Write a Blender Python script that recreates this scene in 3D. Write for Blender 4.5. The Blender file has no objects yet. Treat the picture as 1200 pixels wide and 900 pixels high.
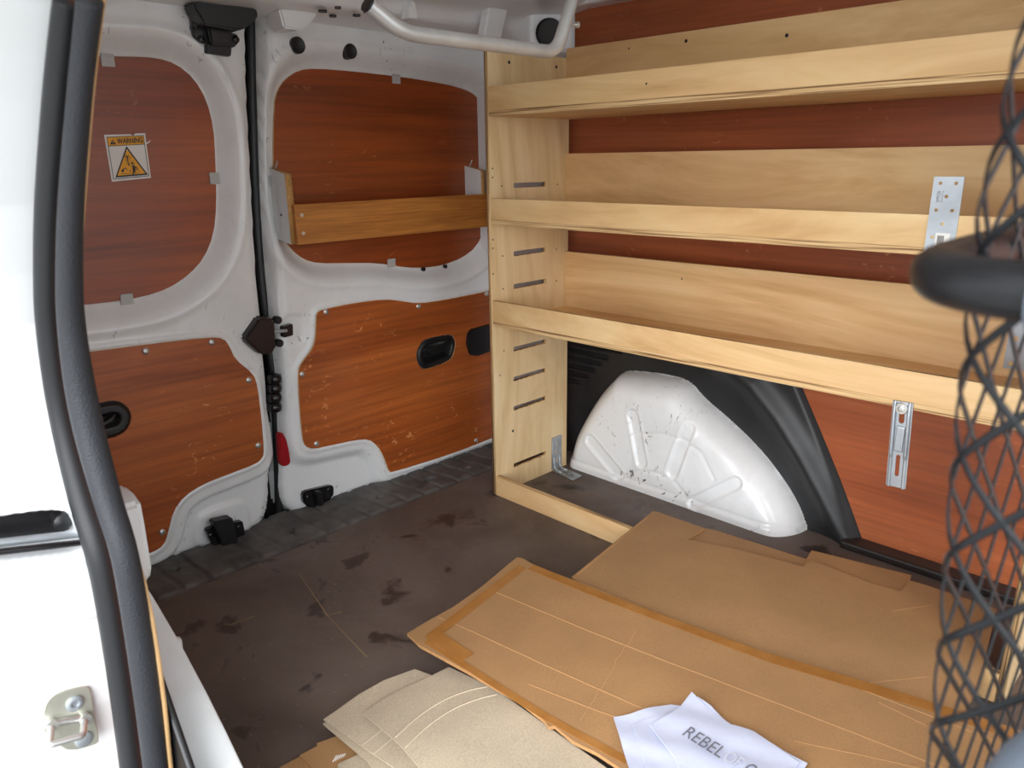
import bpy, bmesh, math, random
import numpy as np
from mathutils import Vector, Matrix
random.seed(7)
scene = bpy.context.scene
COL = scene.collection

# ------------------------------------------------------------------ camera
F_PX = 888.07                       # focal length in pixels of a 1200 x 900 frame
YAW, PIT, ROL = 0.785947, -0.2880717, -0.0138112
CAM = Vector((0.0, 0.0, 0.9))
_fw = Vector((-math.sin(YAW)*math.cos(PIT), math.cos(YAW)*math.cos(PIT), math.sin(PIT)))
_r = Vector((math.cos(YAW), math.sin(YAW), 0))
_u = _r.cross(_fw)
_r2 = _r*math.cos(ROL) + _u*math.sin(ROL)
_u2 = -_r*math.sin(ROL) + _u*math.cos(ROL)
cam_d = bpy.data.cameras.new('camera')
cam = bpy.data.objects.new('camera', cam_d); COL.objects.link(cam)
cam.matrix_world = Matrix(((_r2.x, _u2.x, -_fw.x, CAM.x), (_r2.y, _u2.y, -_fw.y, CAM.y),
                           (_r2.z, _u2.z, -_fw.z, CAM.z), (0, 0, 0, 1)))
cam_d.sensor_width = 36.0; cam_d.lens = 36.0*F_PX/1200
cam_d.clip_start = 0.02; cam_d.clip_end = 200
cam_d.dof.use_dof = True; cam_d.dof.focus_distance = 1.9; cam_d.dof.aperture_fstop = 9.0
scene.camera = cam

# ------------------------------------------------------------------ daylight (bright overcast sky)
world = bpy.data.worlds.new('overcast_sky'); scene.world = world
world.use_nodes = True
_bg = world.node_tree.nodes['Background']
_bg.inputs['Color'].default_value = (0.88, 0.95, 1.0, 1); _bg.inputs['Strength'].default_value = 1.12
sun_d = bpy.data.lights.new('hazy_sun_offscreen', 'SUN'); sun_d.energy = 3.3; sun_d.angle = math.radians(66)
sun_d.color = (0.97, 0.98, 1.0)
sun = bpy.data.objects.new('hazy_sun_offscreen', sun_d); COL.objects.link(sun)
sun.rotation_euler = Vector((-0.37, 0.78, -0.40)).to_track_quat('-Z', 'Y').to_euler()
scene.view_settings.view_transform = 'Standard'
scene.view_settings.look = 'None'
scene.view_settings.gamma = 1.0
scene.view_settings.use_curve_mapping = False
scene.view_settings.exposure = 1.18

# ------------------------------------------------------------------ measuring: where a sight line meets a plane of the van
def ray(x, y):
    return (_r2*((x-600)/F_PX) - _u2*((y-450)/F_PX) + _fw)
def at(x, y, ax, v):
    d = ray(x, y); i = 'xyz'.index(ax)
    return CAM + d*((v-CAM[i])/d[i])
def at_plane(x, y, p0, n):
    d = ray(x, y)
    return CAM + d*((p0-CAM).dot(n)/d.dot(n))

# ------------------------------------------------------------------ materials
MATS = {}
def nodes_of(name):
    m = bpy.data.materials.new(name); m.use_nodes = True
    nt = m.node_tree
    return m, nt, nt.nodes['Principled BSDF']
def N(nt, t, **kw):
    n = nt.nodes.new(t)
    for k, v in kw.items():
        if k in n.inputs: n.inputs[k].default_value = v
        else: setattr(n, k, v)
    return n
def srgb(r, g, b):
    f = lambda c: ((c/255)/12.92 if c/255 <= .04045 else ((c/255+.055)/1.055)**2.4)
    return (f(r), f(g), f(b), 1)
def ramp(nt, src, stops):
    r = nt.nodes.new('ShaderNodeValToRGB'); e = r.color_ramp.elements
    while len(e) < len(stops): e.new(0.5)
    for i, (p, c) in enumerate(stops): e[i].position = p; e[i].color = c if len(c) == 4 else (*c, 1)
    nt.links.new(src, r.inputs[0]); return r.outputs[0]
def mixc(nt, fac, a, b, mode='MIX'):
    m = nt.nodes.new('ShaderNodeMix'); m.data_type = 'RGBA'; m.blend_type = mode
    for s, v in ((0, fac), (6, a), (7, b)):
        if hasattr(v, 'links'): nt.links.new(v, m.inputs[s])
        else: m.inputs[s].default_value = v
    return m.outputs[2]
def noise(nt, scale, detail=4, rough=.55, dist=0, stretch=(1, 1, 1), rot=(0, 0, 0), off=(0, 0, 0)):
    tc = nt.nodes.new('ShaderNodeTexCoord')
    mp = N(nt, 'ShaderNodeMapping'); mp.inputs['Scale'].default_value = stretch
    mp.inputs['Rotation'].default_value = rot; mp.inputs['Location'].default_value = off
    nt.links.new(tc.outputs['Object'], mp.inputs[0])
    n = N(nt, 'ShaderNodeTexNoise', Scale=scale, Detail=detail, Roughness=rough, Distortion=dist)
    nt.links.new(mp.outputs[0], n.inputs['Vector']); return n.outputs['Fac']
def bump(nt, b, src, strength, dist=.002):
    n = N(nt, 'ShaderNodeBump', Strength=strength, Distance=dist)
    nt.links.new(src, n.inputs['Height']); nt.links.new(n.outputs[0], b.inputs['Normal'])
def plain(name, c, rough=.5, metal=0, coat=0, bump_s=0, bump_scale=200, var=0):
    if name in MATS: return MATS[name]
    m, nt, b = nodes_of(name)
    b.inputs['Roughness'].default_value = rough; b.inputs['Metallic'].default_value = metal
    b.inputs['Coat Weight'].default_value = coat
    n = noise(nt, 14, 5)
    lo = tuple(x*(1-var) for x in c[:3])+(1,); hi = tuple(min(1, x*(1+var)) for x in c[:3])+(1,)
    nt.links.new(ramp(nt, n, [(.3, lo), (.7, hi)]), b.inputs['Base Color'])
    if bump_s: bump(nt, b, noise(nt, bump_scale, 3), bump_s)
    MATS[name] = m; return m
AX = {'X': (.22, 1, 1), 'Z': (1, 1, .22), 'x': (.09, 1, 1), 'y': (1, .09, 1), 'z': (1, 1, .09)}
def wood(name, dark, mid, light, axis, scale=9, rough=.5, scuff=0.0, wave=.9, fine=.25):
    if name in MATS: return MATS[name]
    m, nt, b = nodes_of(name)
    st = AX[axis]
    n1 = noise(nt, scale, 6, .6, wave, st, off=(1.7, .4, 2.2))
    base = ramp(nt, n1, [(.28, dark), (.5, mid), (.74, light)])
    st2 = tuple(x*(.35 if x < .5 else 1) for x in st)
    n2 = noise(nt, scale*14, 3, .6, .2, st2)
    base = mixc(nt, fine, base, ramp(nt, n2, [(.35, tuple(x*.55 for x in dark[:3])+(1,)), (.62, light)]), 'SOFT_LIGHT')
    n3 = noise(nt, 3.0, 3, .5)
    base = mixc(nt, .30, base, ramp(nt, n3, [(.3, (.35, .33, .3, 1)), (.7, (.65, .65, .65, 1))]), 'OVERLAY')
    if scuff:
        s = noise(nt, 26, 2, .5, 1.5, (1, 1, 2.5), (.5, .4, .3))
        s2 = noise(nt, 5, 2)
        k = ramp(nt, s, [(.655, (0, 0, 0, 1)), (.675, (1, 1, 1, 1))])
        k2 = ramp(nt, s2, [(.5, (0, 0, 0, 1)), (.62, (scuff,)*3)])
        base = mixc(nt, mixc(nt, 1.0, k, k2, 'MULTIPLY'), base, tuple(min(1, x*1.9+.03) for x in light[:3])+(1,))
    nt.links.new(base, b.inputs['Base Color'])
    b.inputs['Roughness'].default_value = rough
    bump(nt, b, n2, .08, .001)
    MATS[name] = m; return m
def paint(name, c, marks=.5, rough=.22, seed=0.0, mscale=30, th=.68):
    if name in MATS: return MATS[name]
    m, nt, b = nodes_of(name)
    s = noise(nt, mscale, 3, .6, 2.5, (1, 1, .7), (.6, .3, .2), (seed, seed, seed))
    s2 = noise(nt, 4.5, 2, .5, 0, off=(seed+3, 1, 2))
    k = mixc(nt, 1.0, ramp(nt, s, [(th, (0, 0, 0, 1)), (th+.02, (1, 1, 1, 1))]), ramp(nt, s2, [(.48, (0, 0, 0, 1)), (.6, (marks,)*3)]), 'MULTIPLY')
    s3 = noise(nt, 7, 5, .6, .4, off=(0, seed, 1))
    base = mixc(nt, ramp(nt, s3, [(.45, (0, 0, 0, 1)), (.85, (.35*marks,)*3)]), c, (.45, .42, .38, 1))
    base = mixc(nt, k, base, (.10, .09, .09, 1))
    nt.links.new(base, b.inputs['Base Color'])
    b.inputs['Roughness'].default_value = rough; b.inputs['Coat Weight'].default_value = .3
    b.inputs['Coat Roughness'].default_value = .08
    MATS[name] = m; return m
def kraft(name, c, speck=.25, rough=.75):
    m, nt, b = nodes_of(name)
    n1 = noise(nt, 5, 5, .6); n2 = noise(nt, 420, 2, .7); n3 = noise(nt, 60, 3, .6, 0, (1, .1, 1))
    lo = tuple(x*.86 for x in c[:3])+(1,); hi = tuple(min(1, x*1.1) for x in c[:3])+(1,)
    base = ramp(nt, n1, [(.3, lo), (.7, hi)])
    base = mixc(nt, speck, base, ramp(nt, n2, [(.35, (.3, .3, .3, 1)), (.65, (.7, .7, .7, 1))]), 'OVERLAY')
    nt.links.new(base, b.inputs['Base Color']); b.inputs['Roughness'].default_value = rough
    bump(nt, b, n3, .06, .001)
    return m
WHITE = (.83, .845, .85, 1)
M_door = paint('white_door_paint', WHITE, .75, th=.65)
M_body = paint('white_body_paint', WHITE, .12, .18, 5.0, 18)
M_roof = paint('white_roof_paint', WHITE, .15, .35, 9.0)
M_arch = paint('scuffed_white_wheel_arch_paint', WHITE, 1.0, .3, 2.0, 26, .625)
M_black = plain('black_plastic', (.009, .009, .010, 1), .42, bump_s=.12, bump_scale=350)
M_blackgl = plain('glossy_black_plastic', (.01, .009, .010, 1), .22)
M_trimblk = plain('black_moulded_trim', (.014, .015, .016, 1), .48, bump_s=.1, bump_scale=300, var=.3)
M_seal = plain('rubber_seal', (.015, .0155, .017, 1), .42)
M_sealin = plain('grained_rubber_trim', (.021, .022, .026, 1), .48, bump_s=.5, bump_scale=420)
M_galv = plain('galvanised_steel', (.42, .45, .48, 1), .45, .7, var=.2)
M_tube = plain('galvanised_tube_steel', (.60, .61, .61, 1), .34, .55, var=.15)
M_screw = plain('zinc_screw', (.62, .61, .58, 1), .35, .8)
M_zinc = plain('yellow_zinc_plate', (.56, .56, .47, 1), .38, .7, var=.2)
M_red = plain('red_reflector', (.35, .008, .015, 1), .15, coat=.6)
M_mesh = plain('black_coated_mesh', (.009, .010, .012, 1), .30)
M_frame = plain('black_frame_tube', (.008, .008, .009, 1), .34, var=.4)
M_blue = plain('slate_grey_tube', (.10, .12, .15, 1), .5)
for _m in (M_frame, M_seal, M_sealin, M_mesh): _m.node_tree.nodes['Principled BSDF'].inputs['Specular IOR Level'].default_value = .28
M_whiteplastic = plain('white_melamine', (.72, .72, .72, 1), .4)
M_chip = kraft('particle_board_core', srgb(196, 150, 90), .9)
M_sill = plain('grey_sill_plastic', (.105, .10, .094, 1), .7, bump_s=.4, bump_scale=120, var=.5)
M_birch_x = wood('birch_ply_face', srgb(198, 158, 106), srgb(220, 184, 134), srgb(232, 202, 156), 'X', 5, .55, 0, 3.0, .12)
M_birch_z = wood('birch_ply_upright', srgb(206, 174, 128), srgb(224, 196, 152), srgb(234, 210, 172), 'Z', 5, .55, 0, 3.0, .12)
def ply_edge(name, ax='z'):
    m, nt, b = nodes_of(name)
    st = {'z': (.012, .25, 1), 'v': (1, .25, .012)}[ax]
    n = noise(nt, 300, 2, .6, 0, st)
    nt.links.new(ramp(nt, n, [(.36, srgb(120, 84, 50)), (.5, srgb(206, 168, 116)), (.66, srgb(226, 196, 148))]), b.inputs['Base Color'])
    b.inputs['Roughness'].default_value = .7
    return m
M_edge = ply_edge('plywood_edge_layers')
M_edgev = ply_edge('plywood_edge_layers_upright', 'v')
M_edge2 = plain('thin_ply_edge', srgb(205, 165, 115), .7)
M_plydoor = wood('varnished_ply_door', srgb(140, 84, 40), srgb(172, 108, 58), srgb(194, 130, 76), 'y', 6, .36, .42, .8, .7)
M_plydoor_up = wood('varnished_ply_window', srgb(126, 70, 34), srgb(156, 92, 48), srgb(178, 112, 62), 'y', 5, .36, .2, .8, .7)
M_plywall = wood('red_ply_wall', srgb(142, 82, 48), srgb(168, 102, 64), srgb(186, 122, 82), 'x', 7, .42, .22, .7, .5)
M_oak = wood('oak_laminate', srgb(166, 118, 66), srgb(192, 142, 84), srgb(210, 162, 102), 'y', 16, .4, 0, .3, .7)
M_card = kraft('brown_cardboard', srgb(164, 124, 82))
M_card2 = kraft('brown_cardboard_back_sheet', srgb(164, 125, 84))
M_cardin = kraft('corrugated_cut_edge', srgb(170, 126, 80), .5)
M_crease = plain('worn_cardboard_crease', srgb(186, 142, 95), .8)
M_grey = kraft('grey_board', srgb(184, 168, 145), .35)
M_greyline = plain('grey_board_score_line', srgb(202, 186, 162), .8)
M_bag = plain('white_polythene', srgb(200, 205, 226), .35, bump_s=1.0, bump_scale=18)
M_ink = plain('grey_print', srgb(104, 104, 116), .6)
M_inkpale = plain('pale_print', srgb(200, 203, 216), .6)
M_stkw = plain('sticker_white', srgb(232, 228, 222), .5)
M_stky = plain('sticker_amber', srgb(240, 168, 22), .5)
M_stkb = plain('sticker_black', (.012, .010, .010, 1), .5)
def tape_mat():
    m, nt, b = nodes_of('brown_packing_tape')
    n = noise(nt, 18, 4)
    nt.links.new(ramp(nt, n, [(.3, srgb(150, 100, 48)), (.7, srgb(170, 118, 64))]), b.inputs['Base Color'])
    b.inputs['Roughness'].default_value = .22
    bump(nt, b, noise(nt, 40, 3, .6, 1), .25, .002)
    return m
M_tape = tape_mat()
def floor_mat():
    m, nt, b = nodes_of('worn_phenolic_floor_board')
    n1 = noise(nt, 2.6, 6, .6, .6); n2 = noise(nt, 9, 5, .6, .4, off=(3, 1, 0)); n3 = noise(nt, 120, 2, .5)
    n4 = noise(nt, 22, 3, .55, 2.0, (1, .35, 1), (0, 0, .7))
    base = ramp(nt, n1, [(.3, (.085, .060, .049, 1)), (.5, (.130, .096, .079, 1)), (.72, (.165, .130, .110, 1))])
    spots = ramp(nt, n2, [(.585, (0, 0, 0, 1)), (.64, (.85, .85, .85, 1))])
    base = mixc(nt, spots, base, (.034, .023, .019, 1))
    sc = ramp(nt, n4, [(.70, (0, 0, 0, 1)), (.73, (.35, .35, .35, 1))])
    base = mixc(nt, sc, base, (.13, .12, .11, 1))
    dust = ramp(nt, n3, [(.68, (0, 0, 0, 1)), (.74, (.45, .45, .45, 1))])
    base = mixc(nt, dust, base, (.30, .28, .25, 1))
    nt.links.new(base, b.inputs['Base Color'])
    nt.links.new(ramp(nt, n2, [(.5, (.62, .62, .62, 1)), (.66, (.42, .42, .42, 1))]), b.inputs['Roughness'])
    bump(nt, b, noise(nt, 500, 2), .15, .001)
    return m
M_floor = floor_mat()
M_ground = plain('pale_concrete', (.42, .41, .39, 1), .9, bump_s=.4, bump_scale=60, var=.2)

# ------------------------------------------------------------------ mesh helpers
def link(name, me, mats, parent=None, smooth=False, loc=(0, 0, 0)):
    o = bpy.data.objects.new(name, me); COL.objects.link(o)
    for m in (mats if isinstance(mats, (list, tuple)) else [mats]):
        me.materials.append(m)
    if smooth:
        me.polygons.foreach_set('use_smooth', [True]*len(me.polygons))
    o.location = loc
    if parent is not None: o.parent = parent
    return o
def tag(o, label, cat=None, group=None, kind=None):
    o['label'] = label
    if cat: o['category'] = cat
    if group: o['group'] = group
    if kind: o['kind'] = kind
    return o
ROOT = {}
def thing(name, label, cat, loc=(0, 0, 0), group=None):
    o = bpy.data.objects.new(name, None); COL.objects.link(o)
    o.location = loc; o.empty_display_size = .05
    ROOT[o.name] = Vector(loc)
    return tag(o, label, cat, group)
def base_of(parent):
    p = parent
    while p is not None:
        if p.name in ROOT: return ROOT[p.name]
        p = p.parent
    return Vector((0, 0, 0))
def from_bm(name, bm, mats, parent=None, smooth=False, angle=None):
    me = bpy.data.meshes.new(name)
    off = base_of(parent)
    if off.length: bmesh.ops.translate(bm, verts=bm.verts, vec=-off)
    bmesh.ops.recalc_face_normals(bm, faces=bm.faces)
    bm.to_mesh(me); bm.free()
    o = link(name, me, mats, parent, smooth)
    if angle: sharp(me, angle)
    return o
def sharp(me, deg):
    me.polygons.foreach_set('use_smooth', [True]*len(me.polygons))
    bm = bmesh.new(); bm.from_mesh(me); a = math.radians(deg)
    for e in bm.edges:
        if len(e.link_faces) == 2: e.smooth = e.calc_face_angle(0) < a
        else: e.smooth = False
    bm.to_mesh(me); bm.free()
def add_box(bm, a, b, bevel=0):
    a, b = Vector(a), Vector(b); c = (a+b)/2; s = b-a
    r = bmesh.ops.create_cube(bm, size=1, matrix=Matrix.Translation(c) @ Matrix.Diagonal((abs(s.x), abs(s.y), abs(s.z), 1)))
    if bevel:
        es = list({e for v in r['verts'] for e in v.link_edges})
        bmesh.ops.bevel(bm, geom=es, offset=bevel, segments=2, profile=.6, affect='EDGES')
def box(name, a, b, mat, parent=None, bevel=.001, edge=None, edge_axis=None):
    bm = bmesh.new(); add_box(bm, a, b, bevel)
    mats = [mat] + ([edge] if edge else [])
    if edge:
        bm.normal_update()
        for f in bm.faces:
            if max(abs(f.normal[i]) for i in edge_axis) > .5: f.material_index = 1
    return from_bm(name, bm, mats, parent)
def plate(name, outer, holes, thick, O, U, V, mats, parent=None, bevel=0, W=None, res=1):
    """flat plate with holes: 2-D outlines in (u, v); front face at O, thickness goes against W"""
    cu = bpy.data.curves.new(name, 'CURVE'); cu.dimensions = '2D'; cu.fill_mode = 'BOTH'
    for pl in [outer]+list(holes):
        sp = cu.splines.new('POLY'); sp.points.add(len(pl)-1)
        for p, q in zip(sp.points, pl): p.co = (q[0], q[1], 0, 1)
        sp.use_cyclic_u = True
    cu.extrude = max(thick/2-bevel, 1e-5); cu.bevel_depth = bevel; cu.bevel_resolution = res
    cu.offset = -bevel
    t = bpy.data.objects.new('t', cu); COL.objects.link(t)
    me = bpy.data.meshes.new_from_object(t)
    bpy.data.objects.remove(t); bpy.data.curves.remove(cu)
    U = Vector(U); V = Vector(V); W = Vector(W) if W is not None else U.cross(V)
    W.normalize(); O = Vector(O) - base_of(parent)
    me.materials.clear()
    bm = bmesh.new(); bm.from_mesh(me)
    bmesh.ops.remove_doubles(bm, verts=bm.verts, dist=1e-6)
    bm.normal_update()
    for f in bm.faces: f.material_index = 1 if (len(mats) > 1 and abs(f.normal.z) < .5) else 0
    for v in bm.verts:
        x, y, z = v.co
        v.co = O + U*x + V*y + W*(z-thick/2)
    bmesh.ops.recalc_face_normals(bm, faces=bm.faces)
    bm.to_mesh(me); bm.free(); me.name = name
    return link(name, me, mats, parent)
def circle2(cx, cy, r, n=12, ry=None):
    ry = ry or r
    return [(cx+r*math.cos(2*math.pi*i/n), cy+ry*math.sin(2*math.pi*i/n)) for i in range(n)]
def slot2(cx, cy, w, h, n=6):
    """rounded slot, w x h, in (u, v)"""
    r = min(w, h)/2; out = []
    if h >= w:
        for k in range(n+1): a = math.pi*k/n; out.append((cx+r*math.cos(a), cy+h/2-r+r*math.sin(a)))
        for k in range(n+1): a = math.pi+math.pi*k/n; out.append((cx+r*math.cos(a), cy-h/2+r+r*math.sin(a)))
    else:
        for k in range(n+1): a = -math.pi/2+math.pi*k/n; out.append((cx+w/2-r+r*math.cos(a), cy+r*math.sin(a)))
        for k in range(n+1): a = math.pi/2+math.pi*k/n; out.append((cx-w/2+r+r*math.cos(a), cy+r*math.sin(a)))
    return out
def chaikin(pl, n=2, closed=True):
    pl = [tuple(p) for p in pl]
    for _ in range(n):
        out = []
        m = len(pl)
        for i in range(m if closed else m-1):
            a, b = pl[i], pl[(i+1) % m]
            out.append(tuple(.75*x+.25*y for x, y in zip(a, b))); out.append(tuple(.25*x+.75*y for x, y in zip(a, b)))
        if not closed: out = [pl[0]]+out+[pl[-1]]
        pl = out
    return pl
def fillet(pts, r, n=6):
    pts = [Vector(p) for p in pts]; out = [pts[0]]
    for i in range(1, len(pts)-1):
        p, a, b = pts[i], pts[i-1]-pts[i], pts[i+1]-pts[i]
        k = min(r, a.length*.48, b.length*.48)
        s, e = p+a.normalized()*k, p+b.normalized()*k
        for j in range(n+1):
            t = j/n; out.append(s*(1-t)**2+p*2*t*(1-t)+e*t*t)
    out.append(pts[-1]); return out
def add_tube(bm, path, r, seg=12, cap=True, flat=1.0):
    path = [Vector(p) for p in path]; n = len(path); rings = []
    rs = r if isinstance(r, (list, tuple)) else [r]*n
    t0 = (path[1]-path[0]).normalized()
    up = Vector((0, 0, 1)) if abs(t0.z) < .9 else Vector((0, 1, 0))
    x = t0.cross(up).normalized()
    for i, p in enumerate(path):
        t = (path[min(i+1, n-1)]-path[max(i-1, 0)]).normalized()
        x = (x - t*x.dot(t)).normalized(); y = t.cross(x)
        rings.append([bm.verts.new(p+(x*math.cos(2*math.pi*k/seg)*rs[i]+y*math.sin(2*math.pi*k/seg)*rs[i]*flat)) for k in range(seg)])
    for i in range(n-1):
        for k in range(seg):
            bm.faces.new((rings[i][k], rings[i][(k+1) % seg], rings[i+1][(k+1) % seg], rings[i+1][k]))
    if cap:
        bm.faces.new(list(reversed(rings[0]))); bm.faces.new(rings[-1])
def tube(name, path, r, mat, parent=None, seg=14, angle=50, flat=1.0):
    bm = bmesh.new(); add_tube(bm, path, r, seg, True, flat)
    return from_bm(name, bm, mat, parent, True, angle)
def add_lathe(bm, c, axis, prof, seg=16):
    """prof = [(radius, height along axis)...]"""
    axis = Vector(axis).normalized(); c = Vector(c)
    up = Vector((0, 0, 1)) if abs(axis.z) < .9 else Vector((1, 0, 0))
    x = axis.cross(up).normalized(); y = axis.cross(x); rings = []
    for r, h in prof:
        rings.append([bm.verts.new(c+axis*h+(x*math.cos(2*math.pi*k/seg)+y*math.sin(2*math.pi*k/seg))*max(r, 1e-5)) for k in range(seg)])
    for i in range(len(prof)-1):
        for k in range(seg):
            bm.faces.new((rings[i][k], rings[i][(k+1) % seg], rings[i+1][(k+1) % seg], rings[i+1][k]))
    bm.faces.new(rings[-1]); bm.faces.new(list(reversed(rings[0])))
def lathe(name, c, axis, prof, mat, parent=None, seg=16):
    bm = bmesh.new(); add_lathe(bm, c, axis, prof, seg)
    return from_bm(name, bm, mat, parent, True, 40)
# distance fields for pressed sheet metal
def sdf(px, py, poly):
    p = np.stack([px, py], -1); d = np.full(px.shape, 1e9); inside = np.zeros(px.shape, bool)
    q = np.array(poly); n = len(q)
    for i in range(n):
        a, b = q[i], q[(i+1) % n]; e = b-a; w = p-a
        t = np.clip((w@e)/max(e@e, 1e-12), 0, 1)
        d = np.minimum(d, np.hypot(*(np.moveaxis(w-t[..., None]*e, -1, 0))))
        c = ((a[1] <= p[..., 1]) != (b[1] <= p[..., 1]))
        xs = a[0]+(p[..., 1]-a[1])*(e[0]/(e[1] if abs(e[1]) > 1e-12 else 1e-12))
        inside ^= c & (p[..., 0] < xs)
    return np.where(inside, -d, d)
def dline(px, py, pts):
    p = np.stack([px, py], -1); d = np.full(px.shape, 1e9); q = np.array(pts)
    for a, b in zip(q[:-1], q[1:]):
        e = b-a; w = p-a; t = np.clip((w@e)/max(e@e, 1e-12), 0, 1)
        d = np.minimum(d, np.hypot(*(np.moveaxis(w-t[..., None]*e, -1, 0))))
    return d
def ss(a, b, x):
    t = np.clip((x-a)/(b-a), 0, 1); return t*t*(3-2*t)
def field(name, u, v, pos, mats, parent=None, keep=None, idx=None):
    """grid surface; pos(U, V) -> (x, y, z) arrays; keep(U, V) masks vertices"""
    U, V = np.meshgrid(u, v, indexing='ij'); x, y, z = pos(U, V)
    off = base_of(parent)
    co = np.stack([x-off.x, y-off.y, z-off.z], -1).reshape(-1, 3)
    nu, nv = U.shape; k = np.arange(nu*nv).reshape(nu, nv)
    q = np.stack([k[:-1, :-1], k[1:, :-1], k[1:, 1:], k[:-1, 1:]], -1).reshape(-1, 4)
    if keep is not None:
        m = keep(U, V).reshape(-1); q = q[m[q].all(1)]
        used = np.unique(q); rm = np.zeros(nu*nv, int); rm[used] = np.arange(len(used)); q = rm[q]; co = co[used]
    me = bpy.data.meshes.new(name)
    me.vertices.add(len(co)); me.vertices.foreach_set('co', co.astype(np.float32).ravel())
    me.loops.add(q.size); me.loops.foreach_set('vertex_index', q.astype(np.int32).ravel())
    me.polygons.add(len(q)); me.polygons.foreach_set('loop_start', np.arange(0, q.size, 4, dtype=np.int32))
    me.update(calc_edges=True); me.validate()
    return link(name, me, mats, parent, True)
def yz(pxs, X): return [(at(x, y, 'x', X).y, at(x, y, 'x', X).z) for x, y in pxs]
def xz(pxs, Y): return [(at(x, y, 'y', Y).x, at(x, y, 'y', Y).z) for x, y in pxs]
EY, EZ, EX = Vector((0, 1, 0)), Vector((0, 0, 1)), Vector((1, 0, 0))

EZ0 = Vector((0, 0, 1))
# ================================================================== SETTING
XD = -1.73            # inner face of the rear doors
YW = 1.745            # far side wall lining
box('ground', (-14, -14, -.70), (14, 14, -.66), M_ground, None, 0)  # unseen ground, added so that light bounces up into the van
tag(bpy.data.objects['ground'], 'unseen pale concrete under the van, added to bounce light into it', 'ground', kind='structure')
flo = box('floor', (-1.548, .215, -.018), (.55, YW+.05, 0), M_floor, None, .001)
tag(flo, 'dark brown worn board floor of the van', 'floor', kind='structure')
for (a, b) in (((350, 671), (384, 722)), ((384, 722), (430, 770)), ((385, 721), (400, 717)), ((268, 733), (298, 722)), ((640, 600), (655, 590))):
    pa, pb = at(*a, 'z', .0003), at(*b, 'z', .0003); sd = (pb-pa).cross(EZ0).normalized()*.0011
    bm = bmesh.new(); vs = [bm.verts.new(p) for p in (pa-sd*.4, pa+sd*.4, pb+sd, pb-sd)]; bm.faces.new(vs)
    r_ = bmesh.ops.extrude_face_region(bm, geom=bm.faces[:]); bmesh.ops.translate(bm, verts=[g for g in r_['geom'] if isinstance(g, bmesh.types.BMVert)], vec=(0, 0, .0003))
    from_bm('scratch', bm, plain('floor_scratch', srgb(150, 128, 92), .8), flo)
und = box('floor_pan', (-1.80, .06, -.12), (.55, YW+.05, -.055), M_black)  # black base under the boards, added to keep light from leaking in
tag(und, 'unseen black floor pan beneath the boards, added to seal out light', 'floor', kind='structure')
# ribbed rear sill
def sill():
    u = np.arange(-1.80, -1.5465, .0028); v = np.arange(.20, 1.80, .0028)
    holes = [at(*p, 'z', 0) for p in ((205, 664), (340, 619), (446, 581), (505, 559), (548, 548))]
    def pos(U, V):
        z = -.004 + .005*ss(.002, .010, np.abs((V % .062)-.031)) * ss(-1.56, -1.575, U)
        z -= .009*ss(-1.59, -1.69, U)
        for i, h in enumerate(holes):
            r = .013 if i != 3 else .022
            z -= .022*(1-ss(r*.75, r, np.hypot(U-h.x, V-h.y)))
        z -= .02*(1-ss(-1.80, -1.77, U)); z -= .012*ss(-1.552, -1.5475, U)
        return U, V, z
    o = field('trim_1', u, v, pos, M_sill)
    return tag(o, 'dark grey ribbed plastic sill strip in front of the rear doors', 'sill', kind='structure')
sill()
kick = box('trim_2', (-.60, YW-.05, 0), (.55, YW, .020), plain('dark_floor_edge', (.020, .015, .014, 1), .45), None, .006)
tag(kick, 'dark raised floor edge along the bottom of the ply side wall', 'trim', kind='structure')

# ---- roof, header, pillar, rail
roof = box('ceiling', (-1.83, .10, 1.315), (.55, 1.86, 1.34), M_roof, None, 0)
tag(roof, 'white painted van roof panel', 'roof', kind='structure')
def header():
    u = np.linspace(0, 1, 60); v = np.arange(.12, 1.80, .006)
    prof = np.array([(-1.83, 1.222), (-1.74, 1.218), (-1.63, 1.228), (-1.60, 1.236), (-1.585, 1.262), (-1.56, 1.272), (-1.40, 1.292), (-1.2, 1.310), (-1.1, 1.318)])
    L = np.concatenate([[0], np.cumsum(np.hypot(*np.diff(prof, axis=0).T))]); L /= L[-1]
    def pos(U, V):
        X = np.interp(U, L, prof[:, 0]); Z = np.interp(U, L, prof[:, 1])
        Z += .006*ss(.006, .014, np.abs(V-1.26))*(U > .6) + .004*np.sin(V*9)*(U > .3)
        return X, V, Z
    o = field('trim_3', u, v, pos, M_roof)
    tag(o, 'white pressed-metal roof header above the rear doors', 'header', kind='structure')
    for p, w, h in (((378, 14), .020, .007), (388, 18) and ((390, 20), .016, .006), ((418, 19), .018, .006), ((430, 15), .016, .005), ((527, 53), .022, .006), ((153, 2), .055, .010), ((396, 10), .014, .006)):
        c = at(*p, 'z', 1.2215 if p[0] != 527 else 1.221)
        lathe('hole_shade_disc', c, (0, 0, -1), [(w/2, -.004), (w/2, .0006)], M_black, o, 12)  # black disc painted for the shade in a small header hole
    return o
hdr = header()
def gusset(name, p, parent):
    c = at(*p, 'z', 1.27)
    bm = bmesh.new()
    vs = [bm.verts.new(c+Vector(q)) for q in ((-.02, -.012, .01), (-.02, .012, .01), (.05, -.008, -.004), (.05, .008, -.004), (.09, 0, .04), (-.02, 0, -.02))]
    bmesh.ops.convex_hull(bm, input=vs)
    return from_bm(name, bm, M_roof, parent)
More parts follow.
